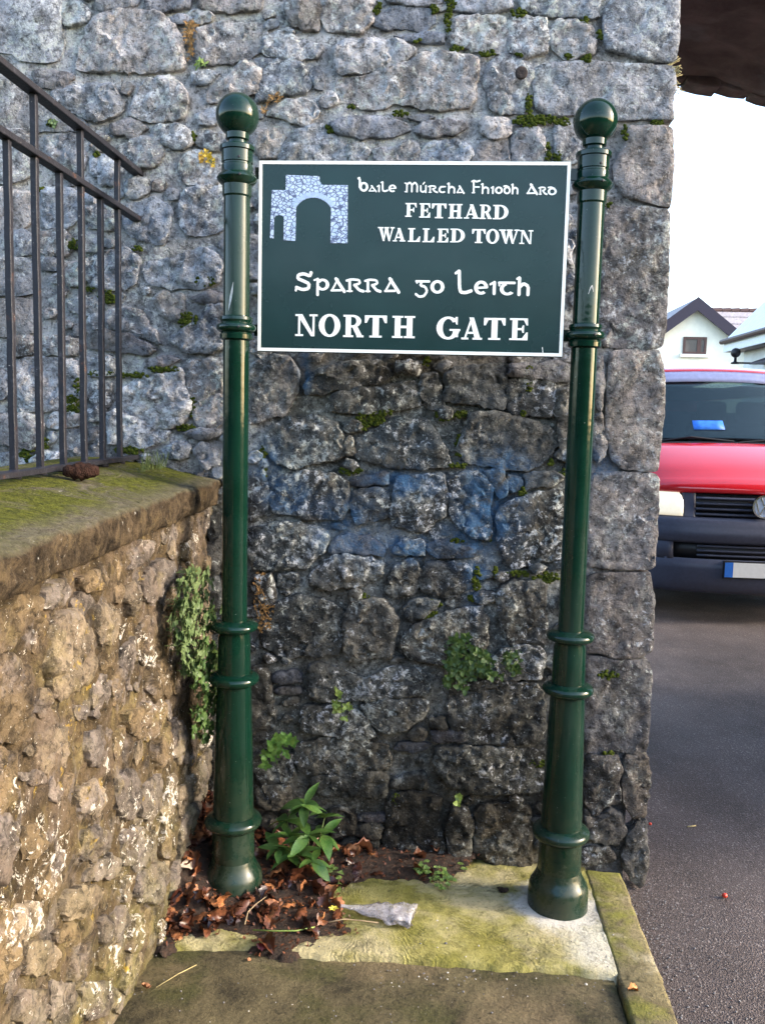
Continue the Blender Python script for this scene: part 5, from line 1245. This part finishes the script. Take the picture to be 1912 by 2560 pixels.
panel('bumper_lower', bump_prof, -1, 1, M['van_plastic'])
panel('bumper_upper', [(.012, .62), (.0, .64), (-.008, .67), (-.012, .70), (.0, .725), (.004, .745), (.012, .785), (.03, .80), (.05, .806)], -1, 1, M['van_plastic'])
for a, b_ in ((-1, -.66), (.66, 1)): panel('bumper_corner', [(.008, .49), (.010, .56), (.012, .625)], a, b_, M['van_plastic'], 8)
panel('lower_intake', [(.05, .485), (.05, .635)], -.68, .68, M['van_black'], 16)
for z in (.525, .560, .595): panel('intake_slat', [(.026, z-.006), (.022, z), (.026, z+.006)], -.48, .48, M['van_plastic'], 14)
panel('grille_back', [(.085, .80), (.10, 1.03)], -.62, .62, M['van_black'], 16)
for z in (.832, .872, .912, .952): panel('grille_slat', [(.052, z-.007), (.040, z), (.052, z+.006)], -.50, .50, M['van_plastic'], 18)
panel('grille_frame', [(.040, .805), (.050, .81), (.075, .985), (.085, 1.0)], 0, 0, M['van_plastic'], 4, edge=lambda z: (-.60, -.50)); panel('grille_frame', [(.040, .805), (.050, .81), (.075, .985), (.085, 1.0)], 0, 0, M['van_plastic'], 4, edge=lambda z: (.50, .60))
for s in (-1, 1):
    prof = [(.040, .815), (.030, .84), (.035, .90), (.055, .96), (.085, 1.005), (.11, 1.02)]
    e = (lambda z: (-.97, -.595-.045*smooth01((z-.93)/.09))) if s < 0 else (lambda z: (.595+.045*smooth01((z-.93)/.09), .97))
    panel('headlight', prof, 0, 0, M['lens'], 12, edge=e)
    panel('front_wing', [(.06, .80), (.07, .92), (.10, 1.02), (.16, 1.07)], 0, 0, M['van_red'], 6, edge=(lambda z: (-1.0, -.955)) if s < 0 else (lambda z: (.955, 1.0)))
panel('bonnet', [(.070, .992), (.060, 1.004), (.062, 1.03), (.085, 1.075), (.115, 1.10), (.135, 1.112), (.17, 1.155), (.25, 1.21), (.36, 1.265), (.48, 1.315), (.58, 1.350), (.60, 1.352)], -1, 1, M['van_red'], 36)
panel('cowl', [(.595, 1.345), (.64, 1.352), (.68, 1.365)], -.98, .98, M['van_black'])
panel('windscreen', [(.66+.64*k/8, 1.362+.54*k/8-.012*math.sin(math.pi*k/8)) for k in range(9)], -.93, .93, M['glass'], 30, th=.005)
for s in (-1, 1): panel('windscreen_pillar', [(.62+.72*k/6, 1.34+.55*k/6) for k in range(7)], min(s*.92, s), max(s*.92, s), M['van_red'], 4)
roofp = [(1.33, 1.962), (1.36, 1.980), (1.46, 2.003), (1.62, 2.015), (2.2, 2.03), (3.4, 2.03), (4.6, 2.01), (4.8, 1.95)]
panel('roof', roofp, -1, 1, M['van_red'], 26)
panel('roof_front_sheen', [(1.262, 1.872), (1.285, 1.905), (1.31, 1.94), (1.335, 1.965)], -1, 1, M['roof_sheen'], 24, th=.01)  # painted band: pale blue stands in for sky mirrored on the red roof front
for s in (-1, 1):                                           # sides
    m = MB(); P = []
    for (z) in [.28, .5, .8, 1.1, 1.28]: P.append([(VX+s*hw(z), VY+.36+sweep(1, z)*0+yy, VZ+z) for yy in (0, .25, 1.0, 2.2, 3.4, 4.44)])
    m.grid(P); o = m.obj('side_panel', M['van_red'], van, True); o.modifiers.new('thick', 'SOLIDIFY').thickness = .02
    m = MB(); m.grid([[(VX+s*hw(z), VY+yy, VZ+z-(.035 if z > 1.05 else 0)) for yy in ((.95 if z < 1.4 else 1.62), 1.9, 2.9, 3.9, 4.7)] for z in (1.30, 1.55, 1.84)]); o = m.obj('side_window', M['glass'], van, True)
    m = MB(); m.grid([[(VX+s*hw(z), VY+yy, VZ+z-.035) for yy in (1.5, 2.5, 3.6, 4.78)] for z in (1.83, 1.90, 1.96)]); o = m.obj('roof_rail_panel', M['van_red'], van, True); o.modifiers.new('thick', 'SOLIDIFY').thickness = .02
    for yy in (.88, 3.85):
        w = empty('wheel', (VX+s*.80, VY+yy, VZ+.325)); child(w, van); c = Vector((VX+s*.80, VY+yy, VZ+.325))
        for nme, mat, pr in (('tyre', M['tyre'], [(-.10, .22), (-.105, .30), (-.07, .325), (.07, .325), (.105, .30), (.10, .22)]), ('rim', M['rim'], [(-.06, .05), (-.05, .215), (.085, .225), (.09, .20), (.06, .10), (.07, .03)])):
            m = MB(); m.lathe(pr, 0, 0, 28); m.v = [c+Vector((s*v.z, v.x, v.y)) for v in m.v]; sharp(m.obj(nme, mat, w))
    mi = empty('mirror', (VX+s*.98, VY+.95, VZ+1.35)); child(mi, van); c = Vector((VX+s*1.06, VY+.95, VZ+1.42))
    o = MB().box(c-Vector((.09, .05, .13)), c+Vector((.09, .05, .13))).obj('housing', M['van_black'], mi); soften(o, .03, 3); MB().tube([c-Vector((s*.20, -.05, .10)), c-Vector((s*.05, 0, .05))], .02, 8).obj('arm', M['van_black'], mi)
MB().box((VX-.90, VY+4.72, VZ+.30), (VX+.90, VY+4.80, VZ+1.93)).obj('tail', M['van_red'], van)
MB().box((VX-.85, VY+.45, VZ+.24), (VX+.85, VY+4.7, VZ+.40)).obj('floor_pan', M['van_black'], van)
MB().box((VX-.86, VY+.62, VZ+.40), (VX+.86, VY+1.10, VZ+1.33)).obj('dashboard', M['seat'], van)
for x in (-.42, .12, .48):
    o = MB().box((VX+x-.23, VY+1.75, VZ+.5), (VX+x+.23, VY+1.95, VZ+1.50)).obj('seat_back', M['seat'], van); soften(o, .06, 3)
    o = MB().box((VX+x-.13, VY+1.80, VZ+1.52), (VX+x+.13, VY+1.92, VZ+1.72)).obj('headrest', M['seat'], van); soften(o, .04, 3)
MB().box((VX-.80, VY+2.05, VZ+.4), (VX+.80, VY+2.10, VZ+1.62)).obj('bulkhead', M['seat'], van)
MB().box((VX-.78, VY+1.5, VZ+1.80), (VX+.78, VY+4.7, VZ+1.83)).obj('headliner', M['seat'], van)
panel('parking_card', [(.795, 1.462), (.85, 1.505), (.885, 1.535)], -.36, -.085, M['card'], 4, off=.012, th=.003)
for a, b_ in ((-.80, -.05), (-.02, .72)):
    m = MB(); m.tube([VP(a, .64, 1.36)-Vector((0, .02, 0)), VP((a+b_)/2, .655, 1.40)-Vector((0, .03, -.005)), VP(b_, .66, 1.37)-Vector((0, .02, 0))], .009, 6); m.obj('wiper', M['van_black'], van)
# number plate
pl_ = empty('number_plate', (VX, VY, VZ+.42)); child(pl_, van)
px0, px1, z0, z1 = VX-.26, VX+.26, VZ+.375, VZ+.485; yf = VY-.012
MB().box((px0-.008, yf, z0-.010), (px1+.008, yf+.03, z1+.010)).obj('surround', M['van_black'], pl_)
MB().box((px0+.06, yf-.003, z0), (px1, yf+.004, z1)).obj('plate_face', M['plate'], pl_); MB().box((px0, yf-.003, z0), (px0+.0598, yf+.004, z1)).obj('euro_band', M['plate_blue'], pl_)
# maker's roundel on the grille: ring with V over W
bg_ = empty('roundel', (VX, VY+.02, VZ+.90)); child(bg_, van); bc = Vector((VX, VY+.018, VZ+.905)); BR = .085
def BF(u, v, h): return bc+Vector((u*BR, -h, v*BR))
m = MB(); n = 40
for r0, r1, h0, h1 in ((.86, 1.0, 0, .016),):
    ring = []
    for i in range(n): ring.append(2*math.pi*i/n)
    b0 = len(m.v)
    for q in ring: m.v += [BF(r*math.cos(q), r*math.sin(q), h) for r, h in ((r0, 0), (r0, h1), (r1, h1), (r1, 0))]
    for i in range(n):
        for k in range(4): m.f.append((b0+i*4+k, b0+i*4+(k+1) % 4, b0+((i+1) % n)*4+(k+1) % 4, b0+((i+1) % n)*4+k))
m.obj('ring', M['chrome'], bg_)
m = MB(); m.prism([(.87*math.cos(2*math.pi*i/n), .87*math.sin(2*math.pi*i/n)) for i in range(n)], BF, -.02, .004); m.obj('disc', M['badge'], bg_)
def strip(m, a, b_, w=.12):
    a, b_ = Vector(a), Vector(b_); t = (b_-a).normalized(); nn = Vector((-t.y, t.x))*w/2; m.prism([tuple(a+nn), tuple(a-nn), tuple(b_-nn), tuple(b_+nn)], BF, .002, .0145+.0005*len(m.f)/6)
m = MB(); [strip(m, *q) for q in (((-.36, .80), (-.03, .08)), ((.36, .80), (.03, .08)), ((-.74, .50), (-.36, -.74)), ((-.36, -.74), (0, .02)), ((0, .02), (.36, -.74)), ((.36, -.74), (.74, .50)))]; m.obj('mark', M['chrome'], bg_)

# ------------------------------------------------------------------ houses beyond
M['render_cream'] = plain('cream_render', (.86, .84, .72), .9, .2, .06, 6); M['render_white'] = plain('white_render', (.86, .86, .84), .9, .2, .05, 6); M['barge'] = plain('dark_bargeboard', (.035, .030, .050), .6, .3, .1, 20)
M['tiles'] = plain('brown_roof_tiles', (.30, .27, .28), .7, .3, .3, 12); M['slate'] = plain('slate_roof_sun_glare', (.66, .66, .65), .35, .5, .15, 12); M['frame_brown'] = plain('brown_window_frame', (.085, .045, .038), .5, .4, .15, 20); M['fascia'] = plain('white_fascia', (.80, .80, .78), .5, .4, .05, 20); M['pane'] = None  # slate colour made pale to stand in for sun glare on the roof
t = NT('window_pane'); M['pane'] = t.done(t.mix(t.rng(t.noise(.8, 2), .4, .6), (.10, .09, .08), (.30, .24, .20)), .05, .6)
HY = 26.0; ap = on_y(1745, 742, HY); hwid = 3.0; pit = .78; ez = ap.z-hwid*pit; bx = ap.x
house = empty('gabled_house', (bx, HY+4, -.07), 'cream gabled house with dark bargeboards and a brown window', 'house')
m = MB(); m.prism([(bx-hwid+.25, -.1), (bx+hwid-.25, -.1), (bx+hwid-.25, ez+.05), (bx, ap.z-.2), (bx-hwid+.25, ez+.05)], lambda u, v, h: Vector((u, HY+h, v)), .25, 8); m.obj('wall', M['render_cream'], house)
for s in (-1, 1):
    m = MB(); m.prism([(bx, ap.z-.02), (bx, ap.z-.16), (bx+s*hwid, ez-.16), (bx+s*hwid, ez-.02)], lambda u, v, h: Vector((u, HY+h, v)), .03, 8); m.obj('roof_slope', M['tiles'], house)
    m = MB(); m.prism([(bx, ap.z), (bx, ap.z-.42), (bx+s*hwid, ez-.40), (bx+s*hwid, ez)], lambda u, v, h: Vector((u, HY+h, v)), -.02+.001*s, .03); m.obj('bargeboard', M['barge'], house)
wl, wr = on_y(1707, 842, HY+.25), on_y(1763, 886, HY+.25); win = empty('window', (wl.x, HY+.25, wr.z)); child(win, house)
o = MB().box((wl.x, HY+.235, wr.z), (wr.x, HY+.26, wl.z)).obj('pane', M['pane'], win); tw = .075; midx = wl.x+(wr.x-wl.x)*.70
for a, c in (((wl.x, wr.z), (wl.x+tw, wl.z)), ((wr.x-tw, wr.z), (wr.x, wl.z)), ((midx-tw, wr.z), (midx+tw*.6, wl.z)), ((wl.x+tw, wl.z-tw), (midx-tw, wl.z)), ((midx+tw*.6, wl.z-tw), (wr.x-tw, wl.z)), ((wl.x+tw, wr.z), (midx-tw, wr.z+tw)), ((midx+tw*.6, wr.z), (wr.x-tw, wr.z+tw))):
    MB().box((a[0], HY+.21, a[1]), (c[0], HY+.234, c[1])).obj('frame', M['frame_brown'], win)
MB().box((wl.x-.08, HY+.14, wr.z-.10), (wr.x+.08, HY+.25, wr.z-.004)).obj('sill', M['fascia'], win)
# main roof of the same house behind the gable, running to the right
ry = HY+4.5; rr = on_y(1790, 776, ry); m = MB(); rows = 9
for k in range(rows):                                       # courses of tiles, each lapping the one below
    t0, t1 = k/rows, (k+1)/rows; za, zb = rr.z-2.6*t0, rr.z-2.6*t1; ya, yb = ry-3.6*t0, ry-3.6*t1
    o = MB().add([(bx+.5, ya, za), (bx+12, ya, za), (bx+12, yb-.02, zb+.03), (bx+.5, yb-.02, zb+.03), (bx+.5, yb-.02, zb-.01), (bx+12, yb-.02, zb-.01), (bx+12, ya, za-.05), (bx+.5, ya, za-.05)], [(0, 1, 2, 3), (3, 2, 5, 4), (4, 5, 6, 7), (7, 6, 1, 0), (0, 3, 4, 7), (1, 6, 5, 2)]).obj('tile_course', M['tiles'], house)
for k in range(36): m.tube([(bx+.5+.32*k, ry, rr.z-.02), (bx+.5+.32*k+.30, ry, rr.z-.02+.02)], .11, 8)
o = m.obj('ridge_tiles', M['frame_brown'], house); o['kind'] = 'stuff'
MB().box((bx+2.0, ry-3.3, -.1), (bx+12, ry+3, rr.z-2.55)).obj('rear_wing', M['render_cream'], house)
# white building on the right, its eaves running down the road
FY = 17.0; ef = on_y(1811, 851, FY); EX = ef.x; EZ = ef.z; VG = on_y(1889, 774, FY)
wb = empty('white_building', (EX+3, 10, -.07), 'white roadside building with slate roof coloured pale as sun glare and white eaves', 'building')
sl_ = (VG.z-EZ)/(VG.x-EX)
MB().box((EX+.35, 4.5, -.1), (EX+7, FY-.25, EZ-.14)).obj('wall', M['render_white'], wb)
m = MB(); m.prism([(EX, EZ), (EX+3.5, EZ+3.5*sl_), (EX+7, EZ), (EX+7, EZ-.10), (EX+3.5, EZ+3.5*sl_-.12), (EX, EZ-.07)], lambda u, v, h: Vector((u, h, v)), 4.4, FY); m.obj('roof', M['slate'], wb)
MB().box((EX-.02, 4.4, EZ-.26), (EX+.02, FY, EZ-.075)).obj('fascia', M['fascia'], wb); MB().box((EX+.022, 4.42, EZ-.262), (EX+.36, FY-.02, EZ-.235)).obj('soffit', M['frame_brown'], wb)
MB().tube([(EX-.07, 4.4, EZ-.04), (EX-.07, FY, EZ-.04)], .055, 10).obj('gutter', M['frame_brown'], wb)
m = MB(); m.prism([(EX+.35, EZ-.262), (EX+6.8, EZ-.262), (EX+3.5, EZ+3.3*sl_)], lambda u, v, h: Vector((u, h, v)), FY-.28, FY-.24); m.obj('gable_end', M['render_white'], wb)
# globe lamp on a short stalk at the building's corner
lp = on_y(1838, 882, FY-1.0); lamp = empty('wall_lamp', (lp.x, FY-1.0, lp.z-.22), 'small black globe lamp fixed at the white building corner', 'lamp')
m = MB(); m.lathe([(lp.z-.10*math.cos(math.radians(a)), max(.002, .10*math.sin(math.radians(a)))) for a in range(3, 180, 12)], lp.x, FY-1.0, 16); m.obj('globe', M['van_black'], lamp, True)
m = MB(); m.lathe([(lp.z-.23, .085), (lp.z-.20, .085), (lp.z-.18, .03), (lp.z-.08, .025)], lp.x, FY-1.0, 14); m.obj('stalk', M['van_black'], lamp, True)
MB().box((lp.x, FY-1.03, lp.z-.225), (EX+.36, FY-.97, lp.z-.19)).obj('bracket', M['van_black'], lamp)
# dark canopy over a door of the white building
dq = on_x(1895, 900, EX+.1); can = MB(); can.prism([(0, 0), (-.75, -.28), (-.75, -.36), (0, -.36)], lambda u, v, h: Vector((EX+.36+u*.4, h, dq.z+v*.4+.08)), dq.y-3.0, dq.y+.4)
tag(can.obj('door_canopy', M['barge'], None), 'dark sloping canopy on the white building wall', 'canopy')

# ------------------------------------------------------------------ unseen hedge behind the viewer, added as the dark mass mirrored in sign and posts
t = NT('clipped_hedge_leaf'); M['hedge'] = t.done(t.mix(t.rng(t.noise(30, 6, .7), .36, .64), (.018, .030, .010), (.070, .095, .030)), .7, .3, t.bump(t.noise(40, 6, .7), .05, 1.0))
m = MB(); P = []; hp = [(-.55, -.1), (-.62, .9), (-.60, 1.9), (-.50, 2.55), (-.25, 2.75), (.25, 2.75), (.50, 2.55), (.60, 1.9), (.62, .9), (.55, -.1)]
for i in range(121):
    x = -12+24*i/120; P.append([(x, -8.6+u+.16*fn((x, v, u), 2.2, 4), v+(.20*fn((x, u, 5), 1.5, 4) if v > 1 else 0)) for u, v in hp])
m.grid(P); m.f += [tuple(range(10)), tuple(120*10+k for k in range(10))[::-1]]
hd = m.obj('hedge_mass', M['hedge'], None, True); hedge = empty('reflection_hedge', (0, -8.6, -.07), 'tall dark green hedge added behind the viewer to darken the sign and post reflections', 'hedge'); child(hd, hedge)
